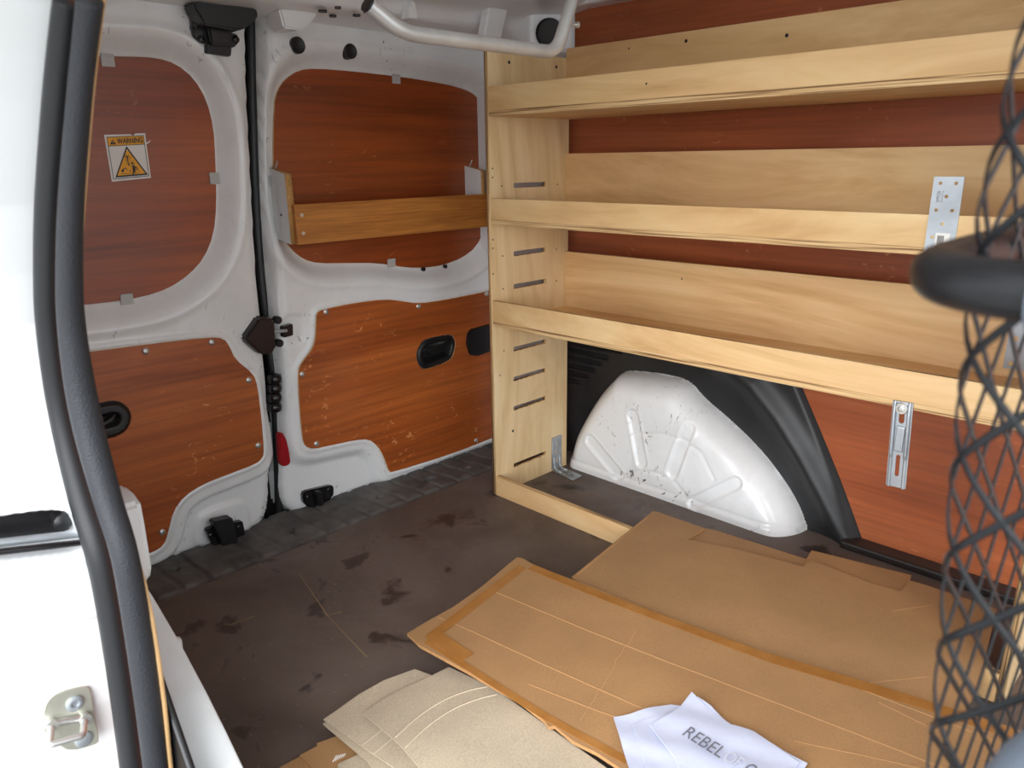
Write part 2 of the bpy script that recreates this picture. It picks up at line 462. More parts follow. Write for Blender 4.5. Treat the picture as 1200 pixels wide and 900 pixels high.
# catch housing hanging from the header
def hull(name, pts, mat, parent=None, bevel=.003):
    bm = bmesh.new()
    for p in pts: bm.verts.new(p)
    r = bmesh.ops.convex_hull(bm, input=bm.verts)
    bmesh.ops.delete(bm, geom=[g for g in r['geom_interior'] if isinstance(g, bmesh.types.BMVert)], context='VERTS')
    bmesh.ops.dissolve_limit(bm, angle_limit=.05, verts=bm.verts, edges=bm.edges)
    if bevel: bmesh.ops.bevel(bm, geom=list(bm.edges), offset=bevel, segments=2, affect='EDGES')
    return from_bm(name, bm, mat, parent, True, 35)
def px_hull(name, pxs, X, dx, mat, parent, bevel=.003, shrink=0.0):
    """solid whose outline is seen at pxs on plane X, reaching dx towards the rear"""
    pts = [at(x, y, 'x', X) for x, y in pxs]
    c = sum(pts, Vector())/len(pts)
    return hull(name, [c+(p-c)*(1-shrink) for p in pts]+[p+Vector((-dx, 0, 0)) for p in pts], mat, parent, bevel)
px_hull('gusset', [(478, 21), (490, 22), (487, 2), (482, 0)], -1.560, .03, M_roof, hdr, .002)
px_hull('rib', [(567, 44), (588, 46), (599, -4), (576, -6)], -1.552, .03, M_roof, hdr, .004)
px_hull('catch_housing', [(327, 9), (372, 11), (372, 17), (360, 32), (349, 35), (333, 33)], -1.655, .06, M_roof, hdr, .004)
cap = at(349, 34, 'x', -1.653)

def pillar():
    u = np.arange(-1.84, -1.478, .004); v = np.arange(-.02, 1.32, .01)
    def pos(U, V):
        Y = np.full(U.shape, 1.655)
        t = ss(-1.56, -1.485, U)
        Y = 1.63 + .10*t + .012*ss(-1.66, -1.65, U)
        Y = Y + .14*ss(1.185, 1.170, V)*ss(-1.64, -1.60, U)
        return U, Y, V
    o = field('wall_pillar', u, v, pos, M_roof)
    tag(o, 'white metal rear corner pillar behind the shelving', 'pillar', kind='structure')
    c = at(643, 38, 'y', 1.668)
    nrm = Vector((.45, -.85, -.15))
    lathe('hole_shade_disc', c+Vector((0, .004, 0)), nrm, [(.037, -.004), (.037, .0105), (.034, .011), (.033, .0)], M_black, o, 20)  # black cup stands for the dark inside of the open pillar hole
    return o
pillar()
rail = box('trim_4', (-1.50, 1.690, 1.287), (.55, 1.80, 1.33), M_roof, None, .012)
tag(rail, 'white roof side rail above the ply wall lining', 'rail', kind='structure')

# ---- far side wall: outer skin, ply lining, black moulded panel, wheel arch
skin = box('wall_right', (-1.85, 1.80, -.1), (.55, 1.83, 1.33), M_roof, None, 0)
tag(skin, 'white outer skin of the far van side', 'wall', kind='structure')
curve_px = [(930, 430), (942, 458), (953, 484), (968, 520), (985, 562), (998, 597), (1008, 625), (1013, 642)]
cutc = xz(curve_px, YW)
outer = [(-1.60, .455)] + [(cutc[0][0], .455)] + [(x, max(z, .0)) for x, z in cutc] + [(.53, 0), (.53, 1.30), (-1.49, 1.30), (-1.49, 1.17), (-1.60, 1.17)]
ply = plate('wall_lining', outer, [], .006, (0, YW, 0), EX, EZ, [M_plywall, M_edge2], None, 0, W=(0, -1, 0))
tag(ply, 'red-brown varnished plywood lining on the far side wall', 'wall lining', kind='structure')
def black_panel():
    u = np.arange(-1.50, -.50, .006); v = np.arange(0, .505, .006)
    rp = xz([(845, 425), (880, 452), (910, 490), (938, 535), (962, 580), (985, 625), (995, 640)], YW-.02)
    edge = [(-1.6, -.1), (-1.6, .6), (cutc[0][0]-.02, .6)] + cutc + [(cutc[-1][0], -.1)]
    lv = [xz([(667, 402+9*k), (719-8*k+(8 if k == 0 else 0), 402+9*k+.2*(52-8*k))], YW-.012) for k in range(6)]
    def pos(U, V):
        d = sdf(U, V, edge); r = dline(U, V, rp)
        h = .020*(1-ss(-.012, .003, d)) + .022*np.exp(-(r/.030)**2)*(1-ss(-.02, 0, d))
        for a, b in lv:
            h -= .010*(1-ss(.0025, .006, dline(U, V, [a, b])))
        return U, YW+.008-h, V
    o = field('trim_5', u, v, pos, M_trimblk, None, lambda U, V: sdf(U, V, edge) < .022)
    tag(o, 'black moulded plastic quarter panel behind the white wheel arch', 'trim', kind='structure')
    for a, b in lv:                                       # lips under the louvre slots
        p, q = Vector((a[0], YW-.012, a[1]-.004)), Vector((b[0], YW-.012, b[1]-.004))
        bm = bmesh.new(); add_tube(bm, [p, q], .0022, 6)
        from_bm('louvre', bm, M_black, o)
    return o
black_panel()
def arch(name, Y0, sgn, label, depth, emboss=True):
    """pressed wheel arch standing out from the wall plane Y0 towards sgn"""
    up = xz([(806, 448), (783, 441), (757, 437), (730, 435)], YW-.03)
    left = xz([(711, 445), (695, 463), (680, 488), (668, 512), (661, 547)], 1.665)
    right = xz([(949, 634), (947, 613), (937, 587), (917, 555), (890, 521.5), (857, 490), (827, 465)], YW-.005)
    poly = chaikin([(right[0][0]+.004, -.08)] + right + up + left + [(left[-1][0]-.004, -.08)], 2)
    E = lambda pts: xz(pts, 1.645)
    slots = [E([(693, 516), (727, 556)]), E([(742, 487), (753, 541)]), E([(806, 504), (789, 553)]), E([(816, 588), (862, 566)])]
    arcs = [E([(712, 526), (728, 515), (748, 508), (775, 508), (800, 515), (822, 530), (838, 562)]),
            E([(722, 562), (735, 556), (752, 551), (772, 554), (790, 562), (803, 577), (812, 594)])]
    low = E([(662, 548), (906, 628)])
    x0, x1 = min(p[0] for p in poly)-.01, max(p[0] for p in poly)+.01
    u = np.arange(x0, x1, .004); v = np.arange(-.012, max(p[1] for p in poly)+.012, .004)
    def pos(U, V):
        d = -sdf(U, V, poly)
        t = np.clip(d/.075, 0, 1); h = depth*np.sqrt(np.clip(1-(1-t)**2.4, 0, 1))
        h += .010*(1-V/.35)*(d > 0)*ss(0, .05, d)
        if emboss:
            for a, b in slots:
                k = dline(U, V, [a, b])
                h -= .006*(1-ss(.014, .020, k)); h += .002*np.exp(-((k-.022)/.004)**2)
            for a in arcs:
                h -= .003*np.exp(-(dline(U, V, a)/.004)**2)
            h -= .003*np.exp(-((V-.022)/.004)**2)
            h += .006*(1-ss(.018, .024, V))
        return U, Y0+sgn*h, V
    o = field(name, u, v, pos, M_arch, None, lambda U, V: sdf(U, V, poly) < .006)
    return tag(o, label, 'wheel arch', kind='structure')
arch('wall_wheel_arch', YW, -1, 'scuffed white steel wheel arch with pressed radial slots under the shelving', .098)

# ---- near side: jamb of the open sliding door
YS = .20
seal_px = [  # y, white edge, groove, inner edge
    (0, 65, 92, 119), (60, 58, 86, 111), (120, 52, 80, 104.5), (240, 43, 70, 95), (320, 42, 68, 94), (380, 43.6, 69, 96), (480, 57.5, 82, 113),
    (590, 84, 113, 141), (640, 101, 131, 158), (700, 114, 142, 169), (800, 130, 157.5, 185), (900, 143.6, 170.5, 195), (980, 153, 180, 204), (1060, 160, 187, 211)]
def seal_curve(f, Y): return [at(f(r), r[0], 'y', Y) for r in seal_px]
_c = seal_curve(lambda r: r[1], YS)
_zs = np.array([p.z for p in _c])[::-1]; _xs = np.array([p.x for p in _c])[::-1]
def jamb_x(z):
    x = np.interp(z, _zs, _xs)
    x = np.where(z > _zs[-1], _xs[-1] + (z-_zs[-1])*3.2, x)
    return np.minimum(np.where(z < _zs[0], _xs[0] + (_zs[0]-z)*.15, x), .1)
def jamb():
    u = np.arange(.010, YS+.008, .0016); v = np.arange(-.25, 1.13, .0022)
    # features are located on the jamb face itself
    def on(x, y):
        z = .5
        for _ in range(25):
            p = at(x, y, 'x', float(jamb_x(np.array(z)))); z = .5*z+.5*p.z
        return (p.y, p.z)
    slot = chaikin([on(-60, 622), on(0, 609), on(60, 601), on(84, 604), on(98, 625), on(104, 640), on(104, 650), on(40, 657), on(0, 661), on(-60, 668)], 1)
    ledge = [on(-60, 757), on(0, 745), on(60, 735), on(128, 720), on(140, 718)]
    def pos(U, V):
        X = jamb_x(V) - .004
        h = .008*ss(.06, .0, U-.01)*0
        d = sdf(U, V, slot)
        h = h - .045*(1-ss(-.004, .003, d)) + .004*np.exp(-((d-.008)/.006)**2)
        lz = np.interp(U, [p[0] for p in ledge], [p[1] for p in ledge])
        h = h - .016*(1-ss(-.012, .002, V-lz)) + .006*np.exp(-((V-lz-.004)/.007)**2)
        h = h - .012*np.exp(-((V-lz-.055)/.022)**2)*ss(YS, .1, U)
        h = h + .004*np.sin(V*7)*ss(.2, .05, U)
        return X+h, U, V
    o = field('wall_left', u, v, pos, M_body)
    tag(o, 'white painted door jamb of the open sliding door', 'door jamb', kind='structure')
    # outer skin and rear part of this side
    bm = bmesh.new()
    V = np.arange(-.25, 1.14, .03)
    for y, a in ((.010, 0),):
        A = [bm.verts.new((float(jamb_x(np.array(z)))-.004, y, z)) for z in V]
        B = [bm.verts.new((-1.85, y+.03, z)) for z in V]
        for i in range(len(V)-1): bm.faces.new((A[i], A[i+1], B[i+1], B[i]))
    from_bm('outer_skin', bm, M_body, o, True)
    # runner in the slot
    s0, s1 = on(-40, 640), on(101, 632)
    xs = float(jamb_x(np.array(s1[1])))
    box('runner_channel', (xs-.052, s0[0], s0[1]-.035), (xs-.047, s1[0]+.01, s1[1]+.04), M_blackgl, o, 0)
    a, b = on(-60, 653), on(103, 641)
    tube('runner_rail', [(xs-.012, a[0], a[1]), (xs-.012, b[0], b[1])], .004, M_blackgl, o, 8)
    a, b = on(-60, 645), on(103, 633)
    tube('runner_rail', [(xs-.022, a[0], a[1]), (xs-.022, b[0], b[1])], .005, M_galv, o, 8)
    a = on(84, 622)
    lathe('bolt', (xs-.047, a[0], a[1]), (1, 0, 0), [(.010, 0), (.010, .010), (.006, .013)], M_black, o, 12)
    return o, on
jmb, on_jamb = jamb()
def seals():
    for nm, i, j, mat, lab in (('outer_bulb', 1, 2, M_seal, None), ('inner_bulb', 2, 3, M_sealin, None)):
        pts = seal_curve(lambda r: (r[i]+r[j])/2, YS+(.004 if i == 1 else .010))
        rs = []
        for p, r in zip(pts, seal_px):
            rs.append((r[j]-r[i])/2*1.10*(p-CAM).dot(_fw)/F_PX)
        P2, R2 = [], []
        q = [tuple(p)+(r,) for p, r in zip(pts, rs)]
        q = chaikin(q, 3, False)
        bm = bmesh.new(); add_tube(bm, [Vector(a[:3]) for a in q], [a[3] for a in q], 18)
        yield nm, bm, mat
st = thing('door_seal', 'thick dark grey rubber seal along the sliding door jamb', 'rubber seal', tuple(at(180, 980, 'y', YS)))
for nm, bm, mat in seals(): from_bm(nm, bm, mat, st, True)
# ply lining of the near side, its pale front edge just inside the seal
lin = [(at(r[3]+(5.5 if r[0] < 300 else (8 if r[0] > 650 else 1)), r[0], 'y', .226)) for r in seal_px]
poly = [(p.x, p.z) for p in lin]
poly = chaikin(poly, 1, False)+[(-1.70, poly[-1][1]), (-1.70, 1.28), (poly[0][0]+.10, 1.28)]
nl = plate('wall_near_lining', poly, [], .005, (0, .226, 0), EX, EZ, [M_plydoor, M_edge2], None, 0, W=(0, 1, 0))
tag(nl, 'thin plywood lining on the near side with a pale cut edge', 'wall lining', kind='structure')
a = [(at(x, y, 'y', .238)) for x, y in ((183, 770), (192, 793), (211, 848), (229, 900), (258, 975), (206, 975), (196, 880), (186, 800))]
tb = plate('trim_6', [(p.x, p.z) for p in a], [], .008, (0, .238, 0), EX, EZ, [M_black], None, 0, W=(0, 1, 0))
tag(tb, 'black plastic trim strip between near ply lining and wheel arch', 'trim', kind='structure')
def near_arch():
    # right-hand outline of the arch as the photograph shows it, taken on the plane of its inner shoulder
    ridge = [at(x, y, 'y', .302) for x, y in ((150, 655), (180, 701), (210, 752), (240, 808), (264, 856), (286, 902), (312, 965), (335, 1030))]
    rx = np.array([p.x for p in ridge]); rz = np.array([p.z for p in ridge])
    u = np.linspace(rx[0]-.12, rx[-1], 90); v = np.linspace(0, 1, 40)
    def pos(U, V):
        z = np.interp(U, rx, rz)
        z = np.where(U < rx[0], rz[0]-((rx[0]-U)/.12)**2*.05, z)
        # cross-section: wall -> rounded shoulder -> inner face down to the floor
        t = V
        y = .222 + .080*ss(0, 1, np.clip(t/.55, 0, 1))**.7 + .012*np.clip((t-.55)/.45, 0, 1)
        dz = np.where(t < .55, .012*(1-(t/.55))*-1 + .010*np.sin(np.pi*np.clip(t/.55, 0, 1)), 0)
        zz = np.where(t < .55, z+dz, z*(1-((t-.55)/.45)**1.5))
        return U, y, np.maximum(zz, -.01)
    o = field('wall_near_wheel_arch', u, v, pos, M_arch)
    tag(o, 'scratched white wheel arch beside the black door seal', 'wheel arch', kind='structure')
    c = at(211, 757, 'y', .304)
    lathe('pressed_lip', c, (0.25, 1, -.15), [(.013, -.006), (.013, -.001), (.009, .002)], M_arch, o, 20)
near_arch()
wb = [at(x, y, 'y', .30) for x, y in ((120, 570), (146, 566), (156, 574), (166, 588), (171, 615), (176, 645), (179.5, 668), (178, 679), (169, 689), (120, 700))]
o = hull('wall_corner_cover', wb+[p+Vector((0, -.07, 0)) for p in wb], M_body, None, .006)
tag(o, 'white moulded cover behind the black door seal', 'cover', kind='structure')

# front part of this side, unseen; added to keep light off the jamb
bm = bmesh.new(); add_box(bm, (.14, .03, -.30), (1.45, .17, 1.33), .03)
o = from_bm('jamb_shade_wall', bm, M_body, None, True, 40)
tag(o, 'unseen white body side ahead of the opening, added to shade the jamb', 'wall', kind='structure')
# striker on the jamb
def striker():
    y0, z0 = on_jamb(85, 845); X0 = float(jamb_x(np.array(z0))) - .016
    t = thing('door_striker', 'yellow-zinc latch striker plate with wire loop bolted to the white jamb', 'striker', (X0, y0, z0))
    px = [(50, 838), (54, 822), (68, 811), (102, 804), (107, 809), (111, 840), (117, 868), (112, 873), (82, 881), (68, 873), (52, 862)]
    q = [at(x, y, 'x', X0+.004) for x, y in px]
    plate('plate', chaikin([(p.y, p.z) for p in q], 1), [], .005, (X0+.004, 0, 0), EY, EZ, [M_zinc], t, .001, W=EX)
    c = at(87.5, 824, 'x', X0+.004)
    lathe('bolt', c, EX, [(.0098, -.002), (.0098, .002), (.0075, .0035), (.0045, .0032), (.0035, .001)], M_galv, t, 18)
    c = at(98, 866, 'x', X0+.004)
    lathe('bolt', c, EX, [(.0098, -.002), (.0098, .002), (.0075, .003)], M_galv, t, 18)
    a, b = at(60, 848, 'x', X0+.006), at(99, 841, 'x', X0+.006)
    c1, c2 = at(97, 862, 'x', X0+.030), at(58, 873, 'x', X0+.030)
    tube('loop', fillet([a, c2, c1, b], .004, 4), .0040, M_screw, t, 10)
    bm = bmesh.new(); add_tube(bm, [a, b], .0045, 10); add_tube(bm, [a+Vector((-.002, 0, 0)), a+Vector((.006, 0, 0))], .007, 12); add_tube(bm, [b+Vector((-.002, 0, 0)), b+Vector((.006, 0, 0))], .007, 12)
    from_bm('collar', bm, M_screw, t, True, 40)
striker()

# ================================================================== REAR DOORS
# shared little things
def mk_screw():
    bm = bmesh.new(); add_lathe(bm, (0, 0, 0), EX, [(.0078, -.001), (.0078, .0012), (.006, .0030), (.0032, .0036), (.0028, .0020)], 12)
    me = bpy.data.meshes.new('screw'); bmesh.ops.recalc_face_normals(bm, faces=bm.faces); bm.to_mesh(me); bm.free(); sharp(me, 40); me.materials.append(M_screw); return me
SCREW = mk_screw()
SCREWB = SCREW.copy(); SCREWB.materials.clear(); SCREWB.materials.append(M_blackgl)
def mk_clip():
    bm = bmesh.new(); add_box(bm, (-.001, -.013, -.011), (.003, .013, .011), .001); add_box(bm, (-.002, -.012, .009), (.006, .012, .013), .001)
    me = bpy.data.meshes.new('clip'); bm.to_mesh(me); bm.free(); me.materials.append(plain('clip_grey', (.48, .47, .45, 1), .45)); return me
CLIP = mk_clip()
def put(me, name, p, parent, rot=None, scale=1):
    o = bpy.data.objects.new(name, me); COL.objects.link(o); o.parent = parent
    o.location = Vector(p)-base_of(parent)
    if rot: o.rotation_euler = rot
    o.scale = (scale,)*3
    return o
DEPTH = .038
def door(name, label, O, W, L, extra, handles):
    """pressed-metal door: outline O, window recess W, lower lining L (all (y, z) outlines)"""
    ys = [p[0] for p in O]; zs = [p[1] for p in O]
    u = np.arange(min(ys)-.02, max(ys)+.02, .0045); v = np.arange(min(zs)-.02, max(zs)+.02, .0045)
    def pos(U, V):
        dO, dW, dL = sdf(U, V, O), sdf(U, V, W), sdf(U, V, L)
        h = -DEPTH*(1-ss(-.002, .046, dW))
        h += .005*np.exp(-((dW-.055)/.010)**2)
        h += .0050*np.exp(-((dL-.007)/.0055)**2)
        h += extra(U, V, dL, dW)
        h -= .010*ss(-.028, 0, dO)**2
        h -= .056*ss(-.001, .007, dO)
        return XD+h, U, V
    o = field(name, u, v, pos, M_door, None, lambda U, V: sdf(U, V, O) < .011)
    tag(o, label, 'door', kind='structure')
    XW = XD-DEPTH+.006
    plate('upper_panel', W, [], .006, (XW, 0, 0), EY, EZ, [M_plydoor_up, M_edge2], o, 0, W=EX)
    lp = plate('lower_panel', L, handles, .006, (XD+.006, 0, 0), EY, EZ, [M_plydoor, M_edge2], o, 0, W=EX)
    return o
# left door
O1 = chaikin(yz([(289, -10), (290, 40), (291, 100), (296, 200), (301, 300), (306, 360), (311, 417), (314, 458), (317, 489), (322, 520), (323, 545), (320.5, 557), (320, 595), (314, 612), (304, 622), (288, 630), (233, 650), (180, 668), (110, 694), (-10, 740), (20, 500), (40, 300), (70, 100), (80, -14)], XD), 1)
W1 = chaikin(yz([(80, 66), (150, 66.5), (182, 68), (205, 75), (226, 92), (241, 118), (249, 150), (251, 185), (252.5, 240), (249, 275), (238, 302), (220, 322), (196, 338), (165, 348), (120, 355), (60, 360), (55, 300), (58, 120)], XD-DEPTH), 1)
L1 = chaikin(yz([(40, 420), (99.6, 412.7), (174, 403), (245, 395), (261, 396), (268, 406), (274, 420.5), (295.6, 437.6), (300.5, 452), (305, 489), (308, 526), (306.5, 536), (298.7, 543), (264.5, 555.8), (236.5, 566.7), (214.7, 580.7), (202, 597.8), (196, 622.7), (191, 638), (177, 647), (80, 680), (20, 690)], XD), 1)
lat1 = chaikin(yz([(222, 650), (229, 610), (240, 598), (282, 584), (295, 590), (300, 625), (302, 640)], XD), 2)
def ex1(U, V, dL, dW):
    low = ss(.30, .24, V)
    h = -.016*ss(.036, .052, dL)*low
    h -= .04*(1-ss(.9, 1.05, np.hypot((U-h1c.y+.012)/.085, (V-h1c.z)/.045)))
    d = sdf(U, V, lat1); h += .007*(1-ss(-.014, .0, d))*low
    return h
h1c = at(127, 494, 'x', XD)
hd1 = [(h1c.y-.020+.062*math.copysign(abs(math.cos(k*math.pi/12))**.7, math.cos(k*math.pi/12)), h1c.z+.036*math.sin(k*math.pi/12)) for k in range(24)]
d1 = door('door_1', 'white rear van door with sticker and big oval-cornered plywood panels', O1, W1, L1, ex1, [hd1])
for p in ((170.5, 411.5), (248, 401), (291.5, 445.5), (302.5, 522), (190, 623.5)):
    put(SCREW, 'screw', at(*p, 'x', XD+.006), d1)
XW = XD-DEPTH+.006
for p, r in (((126, 71.5), 0), ((251.5, 209), 1), ((148.5, 351), 0)):
    put(CLIP, 'clip', at(*p, 'x', XW), d1, ((math.pi/2 if r else 0), 0, 0))
def oval_handle(name, cpx, wpx, hpx, parent, X, tilt):
    """dished plastic pull: outer bezel and dish"""
    c = at(*cpx, 'x', X)
    rw = (at(cpx[0]+wpx/2, cpx[1], 'x', X)-at(cpx[0]-wpx/2, cpx[1], 'x', X)); ry = abs(rw.y)/2
    rz = abs(at(cpx[0], cpx[1]+hpx/2, 'x', X).z-at(cpx[0], cpx[1]-hpx/2, 'x', X).z)/2
    u = np.linspace(-1, 1, 61); v = np.linspace(-1, 1, 61)
    r = min(ry, rz)
    def pos(U, V):
        Y = U*(ry+.002); Z = V*(rz+.002)
        qx, qz = np.maximum(np.abs(Y)-(ry-r), 0), np.maximum(np.abs(Z)-(rz-r), 0)
        d = np.hypot(qx, qz)-r
        h = .010*(1-ss(-.010, .0, d)) - .012*(1-ss(-.034, -.022, d))
        return X+h, c.y+Y, c.z+Z
    def keep(U, V):
        Y = U*(ry+.002); Z = V*(rz+.002)
        qx, qz = np.maximum(np.abs(Y)-(ry-r), 0), np.maximum(np.abs(Z)-(rz-r), 0)
        return np.hypot(qx, qz)-r < .001
    o = field(name, u, v, pos, M_black, parent, keep)
    bm = bmesh.new()
    add_tube(bm, fillet([c+Vector((-.012, -ry*.66, -rz*.15)), c+Vector((.001, -ry*.2, -rz*.35)), c+Vector((.002, ry*.35, -rz*.05)), c+Vector((-.012, ry*.7, rz*.45))], .03, 5), [.010]*2+[.012]*10+[.007]*2, 10, True, .6) if False else add_tube(bm, [c+Vector((-.010, -ry*.6, -rz*.2)), c+Vector((-.002, -ry*.2, -rz*.3)), c+Vector((0, ry*.3, 0)), c+Vector((-.008, ry*.65, rz*.4))], [.009, .013, .013, .007], 10, True, .6)
    from_bm('lever', bm, M_black, o, True)
    return o
oval_handle('pull_handle', (118, 494), 76, 44, d1, XD+.0065, 0)
# top hinge and its cover
XT = XD+.035
px_hull('hinge_cover', [(226, 3), (229, 2), (300, 9), (303, 13), (302, 22), (288, 33), (280, 36), (240, 29), (228, 10)], XT+.02, .05, M_black, d1, .004)
hp = px_hull('hinge_plate', [(224, 20), (231, 15), (242, 30), (245, 51), (236, 51), (227, 43)], XD+.012, .014, M_blackgl, d1, .002)
px_hull('hinge_plate', [(268, 37), (279, 41), (280, 50), (274, 56), (264, 54)], XD+.012, .014, M_blackgl, d1, .002)
px_hull('hinge_knuckle', [(243, 26), (274, 32), (270, 54), (248, 52)], XD+.030, .034, M_blackgl, d1, .004)
px_hull('hinge_foot', [(242, 51), (272, 55), (271, 66), (242, 62)], XD+.016, .018, M_black, d1, .002)
for p in ((229.5, 29), (236, 46), (276.5, 46)): put(SCREWB, 'screw', at(*p, 'x', XD+.0125), d1)
# angular black lock cover
lc = [(286.5, 396), (304, 371), (310, 371), (311, 416), (305, 416), (287.5, 400)]
px_hull('lock_cover', lc+[(323, 373), (324.5, 411), (315, 417)], XD+.022, .028, plain('brown_black_cover', (.016, .010, .010, 1), .25), d1, .005, .06)
# bottom latch
px_hull('bottom_latch', [(242, 622), (247, 619), (285, 611), (289, 632), (283, 640), (262, 645), (250, 640)], XD+.010, .02, M_blackgl, d1, .003)
px_hull('latch_tongue', [(250, 612), (273, 607), (276, 632), (280, 637), (262, 641), (258, 622)], XD+.030, .03, M_black, d1, .003)
for p in ((247, 627.5), (280, 618), (284, 630)): put(SCREWB, 'latch_screw', at(*p, 'x', XD+.0105), d1, None, .9).data
# right door
O2 = chaikin(yz([(314, -6), (314.5, 60), (316, 120), (318, 240), (324, 320), (330, 400), (335, 440), (337, 500), (338, 545), (337, 585), (344, 601), (358, 606), (374, 600), (400, 589), (470, 563), (576, 524), (640, 500), (640, 300), (640, 60), (560, 50), (372, 18)], XD), 1)
W2 = chaikin(yz([(320, 123), (324, 106), (333, 93), (349, 82.5), (368, 80.5), (413, 84), (467, 90), (520, 98.5), (545, 105.5), (557, 113), (565, 126), (569, 155), (570, 240), (567, 268), (556, 290), (540, 302), (522, 309), (507, 312.5), (485, 314), (465, 312), (440, 308), (405, 308), (372, 308.5), (355, 304), (340, 292), (329, 275), (322, 245), (319, 190)], XD-DEPTH), 1)
q = lambda *l: [(x/2.8125+280, y/2.8125+300) for x, y in l]
L2 = chaikin(yz(q((252, 215), (253, 190), (268, 177), (380, 154), (480, 142), (530, 148), (590, 157), (680, 144), (820, 115), (900, 95), (905, 570), (832, 598), (700, 650), (500, 712), (490, 706), (475, 660), (455, 625), (425, 602), (380, 605), (300, 622), (240, 635), (216, 626), (206, 600), (196, 480), (192, 378), (203, 352), (240, 305), (250, 270)), XD), 1)
def ex2(U, V, dL, dW):
    low = ss(.34, .28, V)
    h = -.022*ss(.026, .060, dL)*low*ss(1.42, 1.30, U)
    h -= .05*(1-ss(-.004, .002, sdf(U, V, hole)))
    dk = sdf(U, V, lk2); h += -.006*(1-ss(-.004, .010, dk))
    return h
lk2 = chaikin(yz([(333, 372), (352, 370), (357, 378), (356, 396), (350, 402), (334, 404)], XD), 1)
hx = at(511, 413, 'x', XD+.006)
hole = yz([(493, 402), (498, 397), (525, 391.5), (531, 393), (534.5, 402), (532, 414), (528, 423), (500, 433), (493, 432), (488, 422), (488, 411)], XD+.006)
d2 = door('door_2', 'white rear van door with plank shelf and plywood panels beside the shelving', O2, W2, L2, ex2, [chaikin(hole, 2)])
for p in ((382, 365.5), (490.5, 359), (570, 344), (354, 438.5), (371, 520), (558, 516)):
    put(SCREW, 'screw', at(*p, 'x', XD+.006), d2)
for p, r in (((464, 93), 0), ((458.5, 308.5), 0), ((320.5, 212), 1), ((569, 180), 1)):
    put(CLIP, 'clip', at(*p, 'x', XW), d2, ((math.pi/2 if r else 0), 0, 0))
def dish():
    # dished pull in the ply opening
    pc = Vector((0, sum(p[0] for p in hole)/len(hole), sum(p[1] for p in hole)/len(hole)))
    H = chaikin(hole, 2)
    u = np.arange(min(p[0] for p in H)-.004, max(p[0] for p in H)+.004, .002); v = np.arange(min(p[1] for p in H)-.004, max(p[1] for p in H)+.004, .002)
    def pos(U, V):
        d = sdf(U, V, H)
        h = .004*(1-ss(-.012, -.003, d)) - .028*(1-ss(-.030, -.014, d))
        w = np.hypot((U-pc.y-.012)/.040, (V-pc.z-.006)/.026)
        h += .018*(1-ss(.75, 1.0, w))*(V < pc.z+.012+(U-pc.y)*.35)
        return XD+.006+h, U, V
    return field('pull_handle', u, v, pos, M_black, d2, lambda U, V: sdf(U, V, H) < -.001)
dish()
px_hull('grab_plate', [(549, 392), (553, 386), (580, 379), (580, 410), (560, 417.5), (552, 416), (548, 404)], XD+.016, .012, M_black, d2, .003)
# check strap block, bellows, label, reflector, catch, holes
px_hull('strap_block', [(332, 383), (343.5, 379.5), (344, 393), (333, 396)], XD+.012, .02, M_blackgl, d2, .002)
tube('strap_arm', [at(318, 389, 'x', XD+.012), at(336, 387.5, 'x', XD+.012)], .0045, M_galv, d2, 10)
for p in ((325, 375), (327, 402)):
    lathe('rubber_stop', at(*p, 'x', XD-.01), EX, [(.010, -.01), (.010, .006), (.006, .010)], M_black, d2, 12)
bm = bmesh.new()
for k in range(4):
    c = at(321.5, 444+11*k, 'x', XD-.01)
    add_lathe(bm, c+Vector((0, 0, .016)), (0, 0, -1), [(.004, 0), (.017, .006), (.019, .016), (.017, .026), (.004, .032)], 16)
from_bm('cable_bellows', bm, M_blackgl, d2, True)
lb = [at(x, y, 'x', XD-.045) for x, y in ((326, 452), (334, 454), (334.5, 484), (327, 480))]
hull('caution_label', lb+[p+Vector((-.003, 0, 0)) for p in lb], plain('dark_grey_label', (.05, .05, .05, 1), .5), d2, 0)
lb = [at(x, y, 'x', XD-.044) for x, y in ((327.3, 454.5), (330, 455), (330, 459.5), (327.5, 459))]
hull('label_triangle', lb+[p+Vector((-.002, 0, 0)) for p in lb], M_stky, d2, 0)
px_hull('red_reflector', [(327, 508), (331, 507), (336, 515), (339.5, 530), (341, 543), (336, 547), (330, 546), (328, 538)], XD-.004, .02, M_red, d2, .003)
px_hull('bottom_catch', [(355, 579), (358, 576), (388, 569), (391.5, 570), (391.5, 580), (386, 588), (372, 597), (362, 595), (356, 589)], XD-.008, .02, M_blackgl, d2, .003)
px_hull('catch_tongue', [(370, 577), (378, 576), (380, 592), (374, 594)], XD+.008, .02, M_black, d2, .003)
for p in ((361, 582.5), (385.5, 574)): put(SCREWB, 'catch_screw', at(*p, 'x', XD-.0075), d2, None, .9)
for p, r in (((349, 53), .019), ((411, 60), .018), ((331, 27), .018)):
    lathe('hole_shade_disc', at(*p, 'x', XD+.007), EX, [(r, -.022), (r, .0012), (r*.9, .0016), (r*.8, .0006)], M_black, d2, 20)  # drain holes drawn as black discs, their shade put into the colour
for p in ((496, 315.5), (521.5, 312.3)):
    lathe('hole_shade_disc', at(*p, 'x', XD-.03), EX, [(.006, -.004), (.006, .004)], M_black, d2, 10)  # small holes, shade inside shown by black discs
gp = [at(x, y, 'x', XD-.058) for x, y in ((293, -8), (294, 60), (296, 150), (300, 250), (306, 330), (315, 400), (320, 440), (324, 500), (326, 560), (327, 602))]
tube('rubber_seal', [Vector(p) for p in chaikin(gp, 2, False)], .011, M_black, d2, 10)
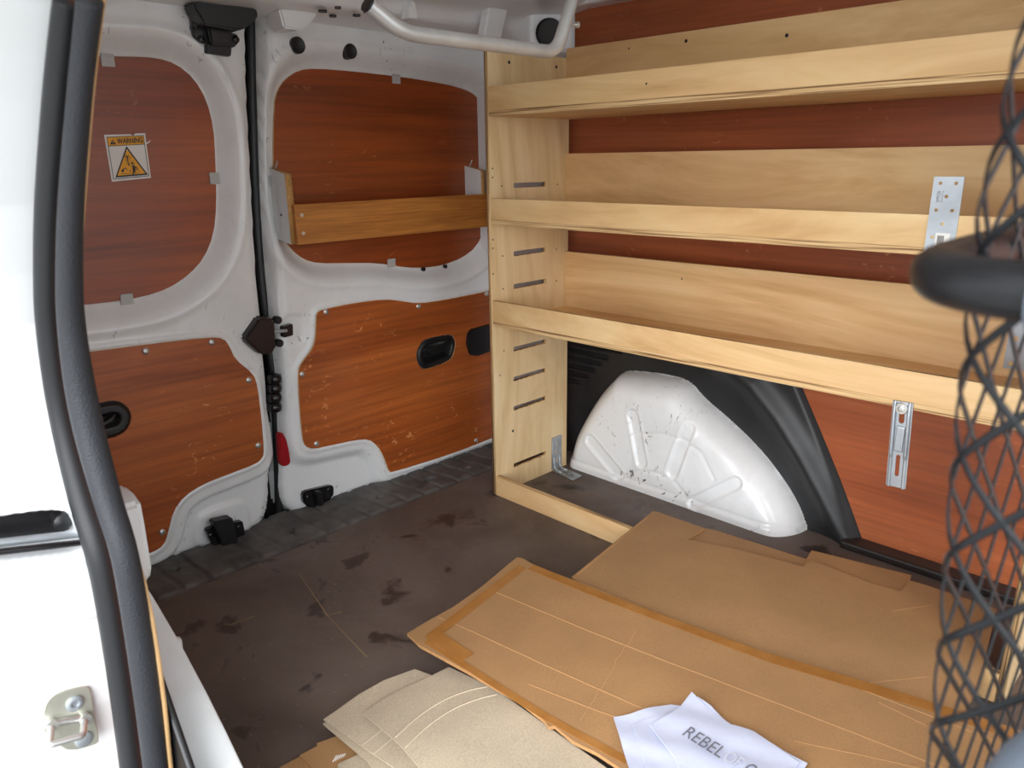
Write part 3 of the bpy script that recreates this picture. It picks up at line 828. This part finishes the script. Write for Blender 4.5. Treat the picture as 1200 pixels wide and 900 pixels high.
# black sheet behind the doors, standing in for the shade in the gap
back = box('gap_shade_sheet', (-1.84, .05, -.1), (-1.82, 1.86, 1.34), M_black, None, 0)
tag(back, 'black sheet standing in for the shade in the gap behind the rear doors', 'wall', kind='structure')

# warning sticker on the left door's upper panel
def text_mesh(s, size, O, U, V, mat, name, parent, W, thick=.0004, bold=0.0, fit=None, xs=1.0):
    cu = bpy.data.curves.new('t', 'FONT'); cu.body = s; cu.size = 1; cu.offset = bold
    t = bpy.data.objects.new('t', cu); COL.objects.link(t)
    me = bpy.data.meshes.new_from_object(t); bpy.data.objects.remove(t); bpy.data.curves.remove(cu)
    n = len(me.vertices); co = np.empty(n*3); me.vertices.foreach_get('co', co); co = co.reshape(-1, 3)
    w = co[:, 0].max()-co[:, 0].min(); h = co[:, 1].max()-co[:, 1].min(); co[:, 0] -= co[:, 0].min(); co[:, 1] -= co[:, 1].min()
    sx = fit/w if fit else size*xs; sy = size/h if fit else size
    off = Vector(O)-base_of(parent)
    for i, v in enumerate(me.vertices):
        v.co = off + Vector(U)*(co[i, 0]*sx) + Vector(V)*(co[i, 1]*sy) + Vector(W)*thick
    me.name = name; me.materials.clear()
    return link(name, me, mat, parent)
def sticker():
    X = XW+.0006
    c = [at(x, y, 'x', X) for x, y in ((122, 158), (170, 156), (177, 208.5), (131, 213))]     # tl tr br bl
    t = thing('warning_sticker', 'torn white and amber WARNING sticker with triangle on the plywood door panel', 'sticker', tuple(c[3]))
    def P(u, v, k=0):                        # u right, v up, both 0..1
        return (c[3]*(1-u)+c[2]*u)*(1-v)+(c[0]*(1-u)+c[1]*u)*v+Vector((.0004*k, 0, 0))
    def shape(name, pts, mat, k):
        bm = bmesh.new(); off = 0
        a = [bm.verts.new(P(u, v, k)) for u, v in pts]; b = [bm.verts.new(P(u, v, k)-Vector((.0003, 0, 0))) for u, v in pts]
        bm.faces.new(a); bm.faces.new(list(reversed(b)))
        for i in range(len(a)): bm.faces.new((a[i], b[i], b[(i+1) % len(a)], a[(i+1) % len(a)]))
        return from_bm(name, bm, mat, t)
    shape('backing', [(0, 0), (1, 0), (1, 1), (.75, 1), (.72, .965), (.67, .96), (.64, .99), (0, 1)], M_stkw, 0)
    def frame(name, l, r, b, tp, w, mat, k):
        for pts in ([(l, b), (r, b), (r, b+w), (l, b+w)], [(l, tp-w), (r, tp-w), (r, tp), (l, tp)], [(l, b), (l+w, b), (l+w, tp), (l, tp)], [(r-w, b), (r, b), (r, tp), (r-w, tp)]):
            shape(name, pts, mat, k)
    shape('amber_band', [(.05, .76), (.95, .76), (.95, .95), (.05, .95)], M_stky, 1)
    frame('border', .045, .955, .045, .955, .014, M_stkb, 2)
    shape('border', [(.05, .752), (.95, .752), (.95, .766), (.05, .766)], M_stkb, 2)
    shape('small_triangle', [(.10, .79), (.25, .79), (.175, .90)], M_stkb, 2)
    shape('exclamation', [(.168, .815), (.182, .815), (.182, .87), (.168, .87)], M_stky, 3)
    o0 = P(.275, .795, 2); U = (P(.915, .795)-P(.275, .795)); wd = U.length
    text_mesh('WARNING', (P(.3, .915)-P(.3, .795)).length, o0, U.normalized(), (P(.3, .92)-P(.3, .795)).normalized(), M_stkb, 'lettering', t, EX, .0003, .025, wd)
    shape('triangle_border', [(.10, .08), (.93, .08), (.49, .74)], M_stkb, 2)
    shape('triangle', [(.155, .115), (.865, .115), (.49, .675)], M_stky, 3)
    sh = lambda pts: shape('pictogram', pts, M_stkb, 4)
    shape('peak_chip', [(.468, .645), (.51, .645), (.49, .672)], M_stkw, 4)
    # hanging load, falling figure, machine and wall courses
    sh([(.455, .36), (.475, .36), (.475, .52), (.455, .52)]); sh([(.435, .50), (.50, .50), (.50, .525), (.435, .525)]); sh([(.462, .31), (.49, .31), (.485, .36), (.455, .36)])
    for k in range(4): sh([(.42, .36+.055*k), (.435, .36+.055*k), (.435, .38+.055*k), (.42, .38+.055*k)])
    for k in range(5):
        v = .20+.075*k; x1 = .79-.50*(v-.115)/.56*.66-.02
        sh([(.57+.005*k, v), (x1, v), (x1, v+.008), (.57+.005*k, v+.008)])
        for j in range(3): sh([(x1-.04-.05*j-(k % 2)*.02, v), (x1-.033-.05*j-(k % 2)*.02, v), (x1-.033-.05*j-(k % 2)*.02, v+.07), (x1-.04-.05*j-(k % 2)*.02, v+.07)])
    sh([(.555, .16), (.61, .15), (.625, .24), (.60, .33), (.56, .31)]); sh([(.545, .34), (.585, .34), (.585, .38), (.545, .38)]); sh([(.61, .27), (.68, .22), (.685, .235), (.62, .295)])
    sh([(.53, .12), (.57, .12), (.575, .15), (.545, .155)])
    sh([(.275, .19), (.31, .18), (.335, .20), (.335, .235), (.31, .255), (.28, .235)]); sh([(.33, .235), (.37, .26), (.42, .215), (.43, .225), (.375, .285), (.33, .26)])
    sh([(.46, .19), (.49, .18), (.505, .22), (.49, .215), (.475, .20)]); sh([(.25, .145), (.72, .145), (.72, .152), (.25, .152)])
    tear = P(1.0, .80, 1)
    shape('torn_flap', [(1.0, .76), (1.06, .78), (1.11, .825), (1.10, .84), (1.05, .805), (1.0, .79)], M_stkw, 1)
sticker()

# plank shelf on the right door
def plank_shelf():
    b0 = at(330, 280, 'x', -1.74)
    t = thing('door_shelf', 'oak-effect plank on two white chipboard brackets across the rear door', 'shelf', (-1.74, b0.y, .70))
    box('plank', (-1.691, .949, .7085), (-1.676, 1.600, .8035), M_oak, t, .0015)
    for y0, y1, z0, z1 in ((.939, .957, .705, .888), (1.572, 1.590, .705, .884)):
        pts = [(-XW*-1, z0+.012), (-1.716, z0), (-1.716, z1-.012), (XW, z1)]
        o = plate('bracket', [(XW-.001, z0+.016), (-1.6912, z0+.004), (-1.6912, z1-.014), (XW-.001, z1)], [], y1-y0, (0, y0, 0), EX, EZ, [M_whiteplastic, M_chip], t, 0, W=(0, -1, 0))
        tube('bracket_screw', [(XW+.012, (y0+y1)/2, z1-.004), (XW+.02, (y0+y1)/2+.004, z1+.016)], .0018, M_screw, t, 8)
    for z in (.778, .735):
        bm = bmesh.new(); add_lathe(bm, (-1.676, .966, z), EX, [(.0045, -.001), (.0045, .0008), (.002, .0006)], 10); from_bm('screw', bm, M_screw, t)
    for p in (((-1.725, .9385, .778), 0),):
        bm = bmesh.new(); add_lathe(bm, p[0], (0, -1, 0), [(.003, -.001), (.003, .0008)], 8); from_bm('screw', bm, M_black, t)
plank_shelf()

# ================================================================== SHELVING
XL, XR, YF, YB = -1.411, -.190, 1.342, 1.640
SH = thing('shelving_unit', 'birch plywood shelving unit with three lipped shelves along the far wall', 'shelving', (-.80, 1.49, 0))
sl = []
for y in (217.5, 297.5, 336, 409.5, 444.5, 479, 546):
    a, b = at(602, y, 'x', XL), at(640, y, 'x', XL)
    sl.append(((a.y, b.y), a.z))
holes = [[(y0, z-.0065), (y1, z-.0065), (y1, z+.0065), (y0, z+.0065)] for (y0, y1), z in sl]
plate('end_panel', [(YF, 0), (YB, 0), (YB, 1.153), (YF, 1.153)], holes, .013, (XL, 0, 0), EY, EZ, [M_birch_z, M_edgev], SH, 0, W=EX)
plate('end_panel', [(YF, 0), (YB, 0), (YB, 1.153), (YF, 1.153)], [], .013, (XR+.013, 0, 0), EY, EZ, [M_birch_z, M_edgev], SH, 0, W=EX)
for zb, zl, zk in ((1.013, 1.068, 1.176), (.755, .807, .913), (.495, .549, .650)):
    s = box('shelf_board', (XL, YF, zb-.012), (XR, YB-.012, zb), M_birch_x, SH, .0004, M_edge, (0, 1))
    box('front_lip', (XL, YF, zb+.0002), (XR, YF+.012, zl), M_birch_x, SH, .0005, M_edge, (0, 2))
    box('back_board', (XL, YB-.012, zb-.012), (XR, YB, zk), M_birch_x, SH, .0005, M_edge, (0, 2))
box('bottom_rail', (XL, YF, 0), (XR, YF+.014, .056), M_birch_x, SH, .0005, M_edge, (0, 2))
# tiny screw holes: black discs stand in for the shade inside them
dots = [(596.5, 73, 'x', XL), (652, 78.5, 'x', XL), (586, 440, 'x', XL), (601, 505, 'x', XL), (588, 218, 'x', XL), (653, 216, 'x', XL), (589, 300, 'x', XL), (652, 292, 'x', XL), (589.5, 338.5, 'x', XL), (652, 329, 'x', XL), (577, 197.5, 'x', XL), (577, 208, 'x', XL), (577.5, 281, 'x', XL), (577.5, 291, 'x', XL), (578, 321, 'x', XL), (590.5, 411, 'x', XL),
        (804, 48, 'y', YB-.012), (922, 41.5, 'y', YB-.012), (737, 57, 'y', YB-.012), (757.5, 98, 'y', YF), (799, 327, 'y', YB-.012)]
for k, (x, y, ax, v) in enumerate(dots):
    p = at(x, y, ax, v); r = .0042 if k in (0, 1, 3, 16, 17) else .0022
    lathe('screw_hole_shade', p, EX if ax == 'x' else -EY, [(r, -.002), (r, .0004)], M_black, SH, 8)
# nail plate
def metal_plate(name, x0, x1, z0, z1, y, holes, slots, label, tilt=0.0):
    pass
t = SH
np_ = plate('nail_plate', [(0, 0), (.043, 0), (.043, .160), (0, .160)],
            [circle2(.0105, .150, .0028), circle2(.0325, .150, .0028), circle2(.0215, .130, .0028), circle2(.0095, .109, .0028), circle2(.0325, .109, .0028), circle2(.0215, .088, .0028), circle2(.0095, .067, .0028), circle2(.0325, .067, .0028), circle2(.0215, .046, .0028), circle2(.0105, .025, .0028), circle2(.0325, .025, .0028)],
            .0018, (-.3985, YF-.0022, .7055), EX, EZ, [M_galv], SH, 0, W=(0, -1, 0))
NP = lambda u, v: Vector((-.3985+u, YF-.0022, .7055+v))
text_mesh('SIMPSON', .005, NP(.0125, .121), EZ, -EX, plain('stamped_ink', (.12, .12, .12, 1), .6), 'stamp', np_, -EY, .0003, 0, .017)
text_mesh('Strong-Tie', .004, NP(.0180, .121), EZ, -EX, MATS['stamped_ink'], 'stamp', np_, -EY, .0003, 0, .017)
box('price_label', NP(.014, .040)-Vector((0, .0006, 0)), NP(.035, .074), M_stkw, np_, 0)
for k in range(9):
    u = .017+.0011*k; box('barcode_bar', NP(u, .052)-Vector((0, .0009, 0)), NP(u+(.0007 if k % 3 else .0004), .070)-Vector((0, .0005, 0)), M_stkb, np_, 0)
# slotted joining strap, hanging below the lowest shelf
def strap():
    a = at(1046.5, 469, 'y', YF-.004); b = at(1038, 568, 'y', YF-.004); w = .0325
    V = (a-b); h = V.length; V.normalize(); U = Vector((V.z, 0, -V.x))
    o = plate('slotted_strap', [(0, 0), (w, 0), (w, h), (0, h)], [slot2(w/2, .040, .007, .040), slot2(w/2, h-.028, .009, .022)], .002, b, U, V, [M_galv], SH, 0, W=(0, -1, 0))
    for u0 in (.0045, w-.0045):
        p = b+U*u0-EY*.0005
        tube('pressed_rib', fillet([p, p+V*.055, p+V*.060-EY*.003, p+V*(h*.86)-EY*.003, p+V*h], .004, 3), .0030, M_galv, o, 8)
    p = b+U*(w/2)
    box('centre_press', p+V*.066+Vector((-.008, -.004, 0)), p+V*.112+Vector((.008, 0, 0)), M_galv, o, .002)
    c = b+U*(w/2)+V*(h-.011)
    lathe('washer', c, -EY, [(.0098, 0), (.0098, .0060), (.0092, .0066), (.0056, .0066), (.0054, .0095), (.0030, .0100), (.0026, .0080)], M_screw, o, 18)
strap()
# perforated plate on the back board
plate('perforated_plate', [(0, 0), (.09, 0), (.09, .13), (0, .13)], [circle2(.012, .010, .0048), circle2(.040, .034, .0085, 14, .011), circle2(.012, .058, .005), circle2(.040, .080, .0085, 14, .011), circle2(.075, .015, .005)],
      .002, at(1175, 431, 'y', YB-.016), EX, EZ, [M_galv], SH, 0, W=(0, -1, 0))
# angle bracket
def angle_bracket():
    y0, y1 = 1.572, 1.614
    o = plate('angle_bracket', [(y0, .006), (y1, .006), (y1, .106), (y0, .106)], [slot2((y0+y1)/2, z, .007, .016) for z in (.085, .057, .030)]+[circle2(y, z, .0028, 8) for z in (.072, .044) for y in (y0+.009, y1-.008)], .003, (XL+.0035, 0, 0), EY, EZ, [M_galv], SH, 0, W=EX)
    plate('bracket_foot', [(XL+.004, y0), (XL+.092, y0-.008), (XL+.092, y1-.010), (XL+.004, y1)], [slot2(XL+.036, (y0+y1)/2-.003, .020, .009), slot2(XL+.066, (y0+y1)/2-.006, .016, .008)], .003, (0, 0, .0035), EX, EY, [M_galv], o, 0, W=EZ)
    bm = bmesh.new()
    for y in (y0+.008, y1-.009): add_tube(bm, fillet([(XL+.004, y, .045), (XL+.004, y, .006), (XL+.035, y-.003, .004)], .03, 6), .0032, 8)
    from_bm('pressed_rib', bm, M_galv, o, True)
angle_bracket()

# ================================================================== CEILING BAR
def bar():
    p = [at(424, -6, 'x', -1.0), at(432, 6, 'x', -1.0), at(470, 38, 'x', -1.0), at(652, 62, 'x', -1.0), at(672, -4, 'x', -1.0), at(684, -70, 'x', -1.0)]
    p[1].x += .0
    t = thing('roof_bar', 'bent galvanised steel tube bar hanging below the van roof', 'bar', tuple(p[2]))
    path = fillet([p[1]+(p[1]-p[2])*.05, p[2], p[3], p[4], p[5]], .032, 8)
    end_top = Vector((path[-1].x, path[-1].y, 1.315)); path[-1] = end_top
    tube('tube', path, .0118, M_tube, t, 18)
    d = (path[0]-path[1]).normalized()
    lathe('end_cap', path[0], d, [(.0121, -.003), (.0121, .001), (.010, .0015)], M_black, t, 18)
    q = at(675.5, 29, 'x', -1.0)
    lathe('set_screw', q+Vector((0, .002, 0)), (.2, 1, .1), [(.003, -.014), (.003, -.002), (.0055, -.002), (.0055, .003)], M_screw, t, 10)
bar()

# ================================================================== CARDBOARD
def cut_sheet(name, pts, n, thick, mats, parent, bow=None, ncut=14):
    """sheet of board: outline pts on a plane (top side), optional bow(p)->dz"""
    bm = bmesh.new()
    vs = [bm.verts.new(p) for p in pts]; bm.faces.new(vs)
    if bow:
        for ax in (EX, EY):
            lo = min(p.dot(ax) for p in pts); hi = max(p.dot(ax) for p in pts)
            for k in range(1, ncut):
                g = bm.verts[:]+bm.edges[:]+bm.faces[:]
                bmesh.ops.bisect_plane(bm, geom=g, plane_co=ax*(lo+(hi-lo)*k/ncut), plane_no=ax, dist=1e-6)
        for v in bm.verts: v.co.z += bow(v.co)
    top = bm.faces[:]
    for f in top:
        f.normal_update()
        if f.normal.z < 0: f.normal_flip()
    r = bmesh.ops.extrude_face_region(bm, geom=top)
    nv = [g for g in r['geom'] if isinstance(g, bmesh.types.BMVert)]
    bmesh.ops.translate(bm, verts=nv, vec=(0, 0, -thick))
    bmesh.ops.recalc_face_normals(bm, faces=bm.faces)
    bm.normal_update()
    if len(mats) > 1:
        for f in bm.faces: f.material_index = 1 if abs(f.normal.z) < .4 else 0
    return from_bm(name, bm, mats, parent, True, 30)
def strip(name, p, q, w, mat, parent, n, lift=.0004, seg=1, jitter=0, bow=None, thick=.0006):
    """thin strip lying on a sheet from p to q"""
    d = (q-p).normalized(); s = n.cross(d).normalized(); bm = bmesh.new(); A, B = [], []
    for k in range(seg+1):
        c = p.lerp(q, k/seg)+n*lift+s*(random.uniform(-jitter, jitter) if 0 < k < seg else 0)
        if bow: c = c+Vector((0, 0, bow(c)))
        A.append(bm.verts.new(c+s*w/2)); B.append(bm.verts.new(c-s*w/2))
    for k in range(seg): bm.faces.new((A[k], B[k], B[k+1], A[k+1]))
    fs = bm.faces[:]
    for f in fs:
        f.normal_update()
        if f.normal.z < 0: f.normal_flip()
    r = bmesh.ops.extrude_face_region(bm, geom=fs)
    bmesh.ops.translate(bm, verts=[g for g in r['geom'] if isinstance(g, bmesh.types.BMVert)], vec=-n*thick)
    return from_bm(name, bm, mat, parent)
def tilt(p0, sx, sy):
    n = Vector((-sx, -sy, 1)).normalized(); return Vector(p0), n
# sheet B (back): lies on the bottom rail of the shelving
pB, nB = tilt((-.9, 1.342, .0635), 0, .012)
B = lambda x, y: at_plane(x, y, pB, nB)
tB = thing('cardboard_sheet', 'flattened brown cardboard sheet with cut-out notches lying over the bottom shelf rail', 'cardboard', (-.55, 1.25, .06))
cut_sheet('panel', [B(*p) for p in ((765, 599), (770, 599.5), (826, 619), (806, 632), (870, 645), (941, 664), (950, 656), (1020, 683), (1056, 693), (1066, 680), (1090, 687), (1168, 714), (1150, 790), (1120, 900), (760, 760), (670, 676))], nB, .005, [M_card2, M_cardin], tB)
pF, nF = tilt((-.9, 1.342, .0610), .0, -.012)
cut_sheet('flap', [at_plane(x, y, pF+Vector((0, 0, -.003)), nF) for x, y in ((804, 632), (826, 619), (838, 621), (946, 655.5), (940, 666), (870, 650))], nF, .004, [M_card2, M_cardin], tB)
cut_sheet('flap', [at_plane(x, y, pF+Vector((0, 0, -.001)), nF) for x, y in ((940, 664), (951, 645), (960, 647), (1068, 674), (1064, 690), (1040, 700))], nF, .004, [M_card, M_cardin], tB)
strip('crease', B(758, 607), B(676, 674), .0025, M_crease, tB, nB)
for a, b in (((1045, 716), (1092, 709)), ((1020, 800), (1086, 793))): strip('crease', B(*a), B(*b), .0015, M_crease, tB, nB)
# sheet A (front, taped)
pA, nA = tilt((-.6, .95, .0735), 0, .010)
A = lambda x, y: at_plane(x, y, pA, nA)
bowA = lambda p: .004*math.sin(p.x*6+p.y*3) - .018*max(0, (-.95-p.x)/.1)**1.5*max(0, (1.0-p.y)/.3)
tA = thing('cardboard_sheet', 'large creased brown cardboard sheet edged with shiny packing tape', 'cardboard', (-.6, .95, .06))
cut_sheet('panel', [A(*p) for p in ((477, 741), (500, 727), (530, 711), (560, 690), (606, 653), (613, 654), (625, 661), (700, 688), (760, 713), (830, 742), (900, 768), (980, 793), (1090, 824), (1180, 852), (1196, 857), (1180, 960), (1000, 1010), (860, 985), (760, 920), (700, 880), (672, 866), (650, 848), (643, 849), (638, 842), (610, 820), (575, 801), (550, 787), (527, 775), (492, 757))], nA, .006, [M_card, M_cardin], tA, bowA, 18)
def sA(name, a, b, w, mat, seg=6, jit=0, lift=.0008): return strip(name, A(*a), A(*b), w, mat, tA, nA, lift, seg, jit, bowA)
for a, b, w, j in (((570, 689), (1110, 905), .0022, .0008), ((513, 723), (570, 747), .0016, .0004), ((570, 747), (900, 893), .0022, .0006), ((530, 733), (514, 722), .0015, 0),
                   ((745, 738), (680, 842), .0012, .004), ((980, 800), (1170, 872), .0016, .0006), ((1030, 826), (1085, 853), .0012, .0006), ((620, 800), (720, 838), .0012, .0004), ((930, 870), (1085, 905), .0012, .0005)):
    sA('crease', a, b, w, M_crease, 14, j)
sA('packing_tape', (622, 664), (900, 772), .022, M_tape, 12, .0, .0012)
sA('packing_tape', (900, 772), (1190, 862), .024, M_tape, 12, .0, .0012)
sA('packing_tape', (612, 664), (505, 748), .022, M_tape, 10, .0, .0014)
sA('packing_tape', (500, 752), (640, 838), .014, M_tape, 8, .0, .0010)
sA('packing_tape', (640, 838), (735, 890), .014, M_tape, 8, .0, .0010)
sA('tape_scrap', (506, 744), (548, 771), .030, M_tape, 4, .002, .0020)
hl = [A(*p)+nA*.004 for p in ((1000, 797), (1012, 797), (1055, 812), (1050, 814))]
# grey boards
pC, nC = tilt((-.85, .62, .050), .02, .02)
Cc = lambda x, y: at_plane(x, y, pC, nC)
bowC = lambda p: -.035*((p.y-.70-(p.x+.75)*-.2)/.3)**2 if p.y < .70 else 0
bowC = lambda p: .0
t1 = thing('grey_board', 'pale grey board with double score lines lying on top of another board', 'board', (-.75, .6, .03))
c1p = [(425, 832), (447, 816), (470, 803), (498, 790), (526, 776), (535, 781), (575, 803), (640, 850), (700, 892), (760, 935), (700, 985), (560, 985), (492, 900), (468, 872)]
def bend(p):            # the board droops towards its free far edge
    w = (p.x+.62)*-.8+(p.y-.62)*.25
    return -.055*max(0, w-.10)**1.6*4
cut_sheet('panel', [Cc(*p) for p in c1p], nC, .002, [M_grey], t1, bend, 18)
sC = lambda nm, a, b, seg=10, w=.0014, par=None, jit=0: strip(nm, Cc(*a), Cc(*b), w, M_greyline, par or t1, nC, .0008, seg, jit, bend)
def curve_line(pxs, par, plane, nrm, bow, w=.0014):
    bm = bmesh.new()
    pts = [plane(*p) for p in chaikin(pxs, 2, False)]
    pts = [p+nrm*.0006+Vector((0, 0, bow(p))) for p in pts]
    add_tube(bm, pts, w/2, 6); return from_bm('score_line', bm, M_greyline, par, True)
curve_line([(463, 864), (490, 838), (520, 818), (550, 807), (572, 803)], t1, Cc, nC, bend)
curve_line([(475, 876), (500, 851), (530, 830), (560, 818), (583, 813)], t1, Cc, nC, bend)
pD, nD = tilt((-.95, .55, .030), .02, .02)
D = lambda x, y: at_plane(x, y, pD, nD)
t2 = thing('grey_board', 'pale grey board with pointed corner partly covered by another grey board', 'board', (-.85, .55, .02))
cut_sheet('panel', [D(*p) for p in ((379, 843), (395, 832), (420, 814), (450, 797), (486, 784), (530, 800), (580, 850), (560, 920), (470, 905), (450, 892))], nD, .002, [M_grey], t2)
cut_sheet('under_ply', [D(*p)-Vector((0, 0, .006)) for p in ((378, 844.5), (395, 834), (450, 799), (520, 830), (520, 920), (440, 903), (430, 888))], nD, .002, [M_grey], t2)
for a, b in (((424, 874), (452, 852)), ((437, 884), (464, 862))): strip('score_line', D(*a), D(*b), .0014, M_greyline, t2, nD, .0006)
pE, nE = tilt((-.9, .45, .012), 0, 0)
Ee = lambda x, y: at_plane(x, y, pE, nE)
t3 = thing('cardboard_scrap', 'torn brown cardboard with white printed lines under the grey boards', 'cardboard', (-.88, .45, 0))
cut_sheet('panel', [Ee(*p) for p in ((351, 885), (372, 874), (371, 871), (396, 862), (430, 880), (470, 905), (450, 960), (360, 940), (366, 900))], nE, .005, [M_card, M_cardin], t3)
cut_sheet('flap', [Ee(*p)-Vector((0, 0, .003)) for p in ((322, 900), (351, 885), (366, 900), (368, 930), (300, 960), (290, 918))], nE, .004, [M_card, M_cardin], t3)
for k in range(5):
    strip('printed_line', Ee(390+3.0*k, 893-1.5*k), Ee(394.5+2.6*k, 885.5-.6*k), .0016, M_stkw, t3, nE, .0006)
tp = thing('grey_board', 'small pale grey board offcut beside the printed brown cardboard', 'board', (-.85, .42, .012))
cut_sheet('panel', [Ee(*p)+Vector((0, 0, .006)) for p in ((396, 899), (424, 886), (440, 880), (462, 882), (520, 940), (470, 960), (400, 925))], nE, .002, [M_grey], tp)

# ================================================================== POLYTHENE BAGS
def bag(name, label, layers, lift):
    t = thing(name, label, 'plastic bag', tuple(A(*layers[0][0])))
    for k, pl in enumerate(layers):
        off = Vector((0, 0, lift+.0022*k))
        wob = lambda p: .0016*math.sin(p.x*70+p.y*40+k)+.0012*math.sin(p.y*95-p.x*30)+bowA(p)
        cut_sheet('fold', [A(*p)+off for p in pl], nA, .0016, [M_bag], t, wob, 16)
    return t
bag('mailing_bag', 'crumpled plain white polythene bag underneath the printed one', [[(719, 841), (740, 838), (786, 827), (800, 829), (830, 880), (800, 940), (752, 940), (738, 905)], [(741, 852), (783, 841), (800, 850), (830, 940), (772, 945)]], .0068)
b2 = bag('mailing_bag', 'white polythene bag with grey REBEL lettering on the taped cardboard', [[(800, 838), (817, 824), (832, 834), (855, 855), (880, 866), (900, 878), (945, 905), (900, 960), (830, 940)], [(761, 856), (785, 843), (797, 834), (810, 820), (829, 838), (845, 848), (856, 857), (882, 867), (905, 882), (935, 905), (900, 960), (815, 945), (790, 895)]], .0115)
pt = pA+Vector((0, 0, .0115+.0022+.0046))
T = lambda x, y: at_plane(x, y, pt, nA)
o0 = T(800, 861); e0 = T(842.5, 888); v0 = (T(806, 854)-o0)
U = (e0-o0); wd = U.length
for s, a, b, mt in (('REBEL', (799, 861), (843, 888.5), M_ink), ('OF', (845.5, 890), (864, 901), M_inkpale), ('G', (869, 904), (877.5, 909.5), M_ink)):
    a = T(*a); b = T(*b); U = b-a
    n = nA; V = n.cross(U).normalized()
    text_mesh(s, .0235, a, U.normalized(), V, mt, 'lettering', b2, nA, .0002, 0, U.length)

# ================================================================== MESH BULKHEAD (swinging grille behind the seat)
def grille():
    t = thing('mesh_bulkhead', 'black diamond-mesh bulkhead grille on a bent tubular frame', 'bulkhead', (.05, .345, 0))
    plan = fillet([(.42, .312, 0), (-.080, .352, 0), (-.040, 1.29, 0)], .030, 8)
    s = [0]
    for a, b in zip(plan[:-1], plan[1:]): s.append(s[-1]+(b-a).length)
    s = np.array(s); px_ = np.array([p.x for p in plan]); py_ = np.array([p.y for p in plan])
    pos = lambda q, z: Vector((float(np.interp(q, s, px_))+float(np.interp(z, [.5, .6, .68, .76, .87, .95, 1.05], [.006, .003, -.002, -.008, -.014, -.009, .0])), float(np.interp(q, s, py_)), z))
    def ribbon(bm, qs, w=.0019, th=.0008):
        P = [pos(q, z) for q, z in qs]; rings = []
        for i, (q, z) in enumerate(qs):
            t = (P[min(i+1, len(P)-1)]-P[max(i-1, 0)]).normalized()
            d = pos(min(q+.004, s[-1]), z)-pos(max(q-.004, 0), z)
            n = Vector((d.y, -d.x, 0)).normalized(); b = t.cross(n).normalized()
            rings.append([bm.verts.new(P[i]+b*w*cu+n*th*cv) for cu, cv in ((1, 0), (.7, .8), (-.7, .8), (-1, 0), (-.7, -.8), (.7, -.8))])
        for A_, B_ in zip(rings[:-1], rings[1:]):
            for k in range(6): bm.faces.new((A_[k], A_[(k+1) % 6], B_[(k+1) % 6], B_[k]))
        bm.faces.new(rings[0]); bm.faces.new(rings[-1])
    a, b = .0215, .0225; z0, z1 = .12, 1.10
    bm = bmesh.new(); S = s[-1]; step = .006
    for sg in (1, -1):
        k = -int((z1-z0)/(2*b))-2
        while 2*a*k < S+ (z1-z0)*a/b + .1:
            pts = []
            for z in np.arange(z0, z1+.001, b/4):
                q = 2*a*k + sg*(z-z0)*a/b + (a if False else 0)
                if -.0 <= q <= S: pts.append((q, float(z)))
            if len(pts) > 2: ribbon(bm, pts)
            k += 1
    from_bm('mesh_wires', bm, M_mesh, t, True)
    zt = at(1150, 337, 'y', .316).z
    top = fillet([(.42, .300, zt), (-.100, .316, zt), (-.100, .60, zt), (-.062, 1.27, zt)], .055, 10)
    tube('frame_tube', top, .0108, M_frame, t, 20)
    lathe('tube_clamp', at(1262, 352, 'y', .309), (1, -.03, 0), [(.0125, -.012), (.0135, -.008), (.0135, .03), (.0125, .034)], M_blue, t, 20)
    zb = at(1205, 805, 'y', .300).z
    xb = at(1192, 900, 'y', .300).x
    low = fillet([(.42, .300, zb-.012), (xb+.008, .300, zb-.012), (xb+.008, .300, -.05)], .05, 10)
    tube('lower_tube', low, .0200, M_blue, t, 20)
    for q in (.42,):
        tube('end_post', [(q, .312, 0), (q, .312, 1.12)], .014, M_frame, t, 14)
    far = plan[-1]
    tube('end_post', [(far.x, far.y, 0.0), (far.x, far.y, 1.12)], .008, M_frame, t, 12)
grille()
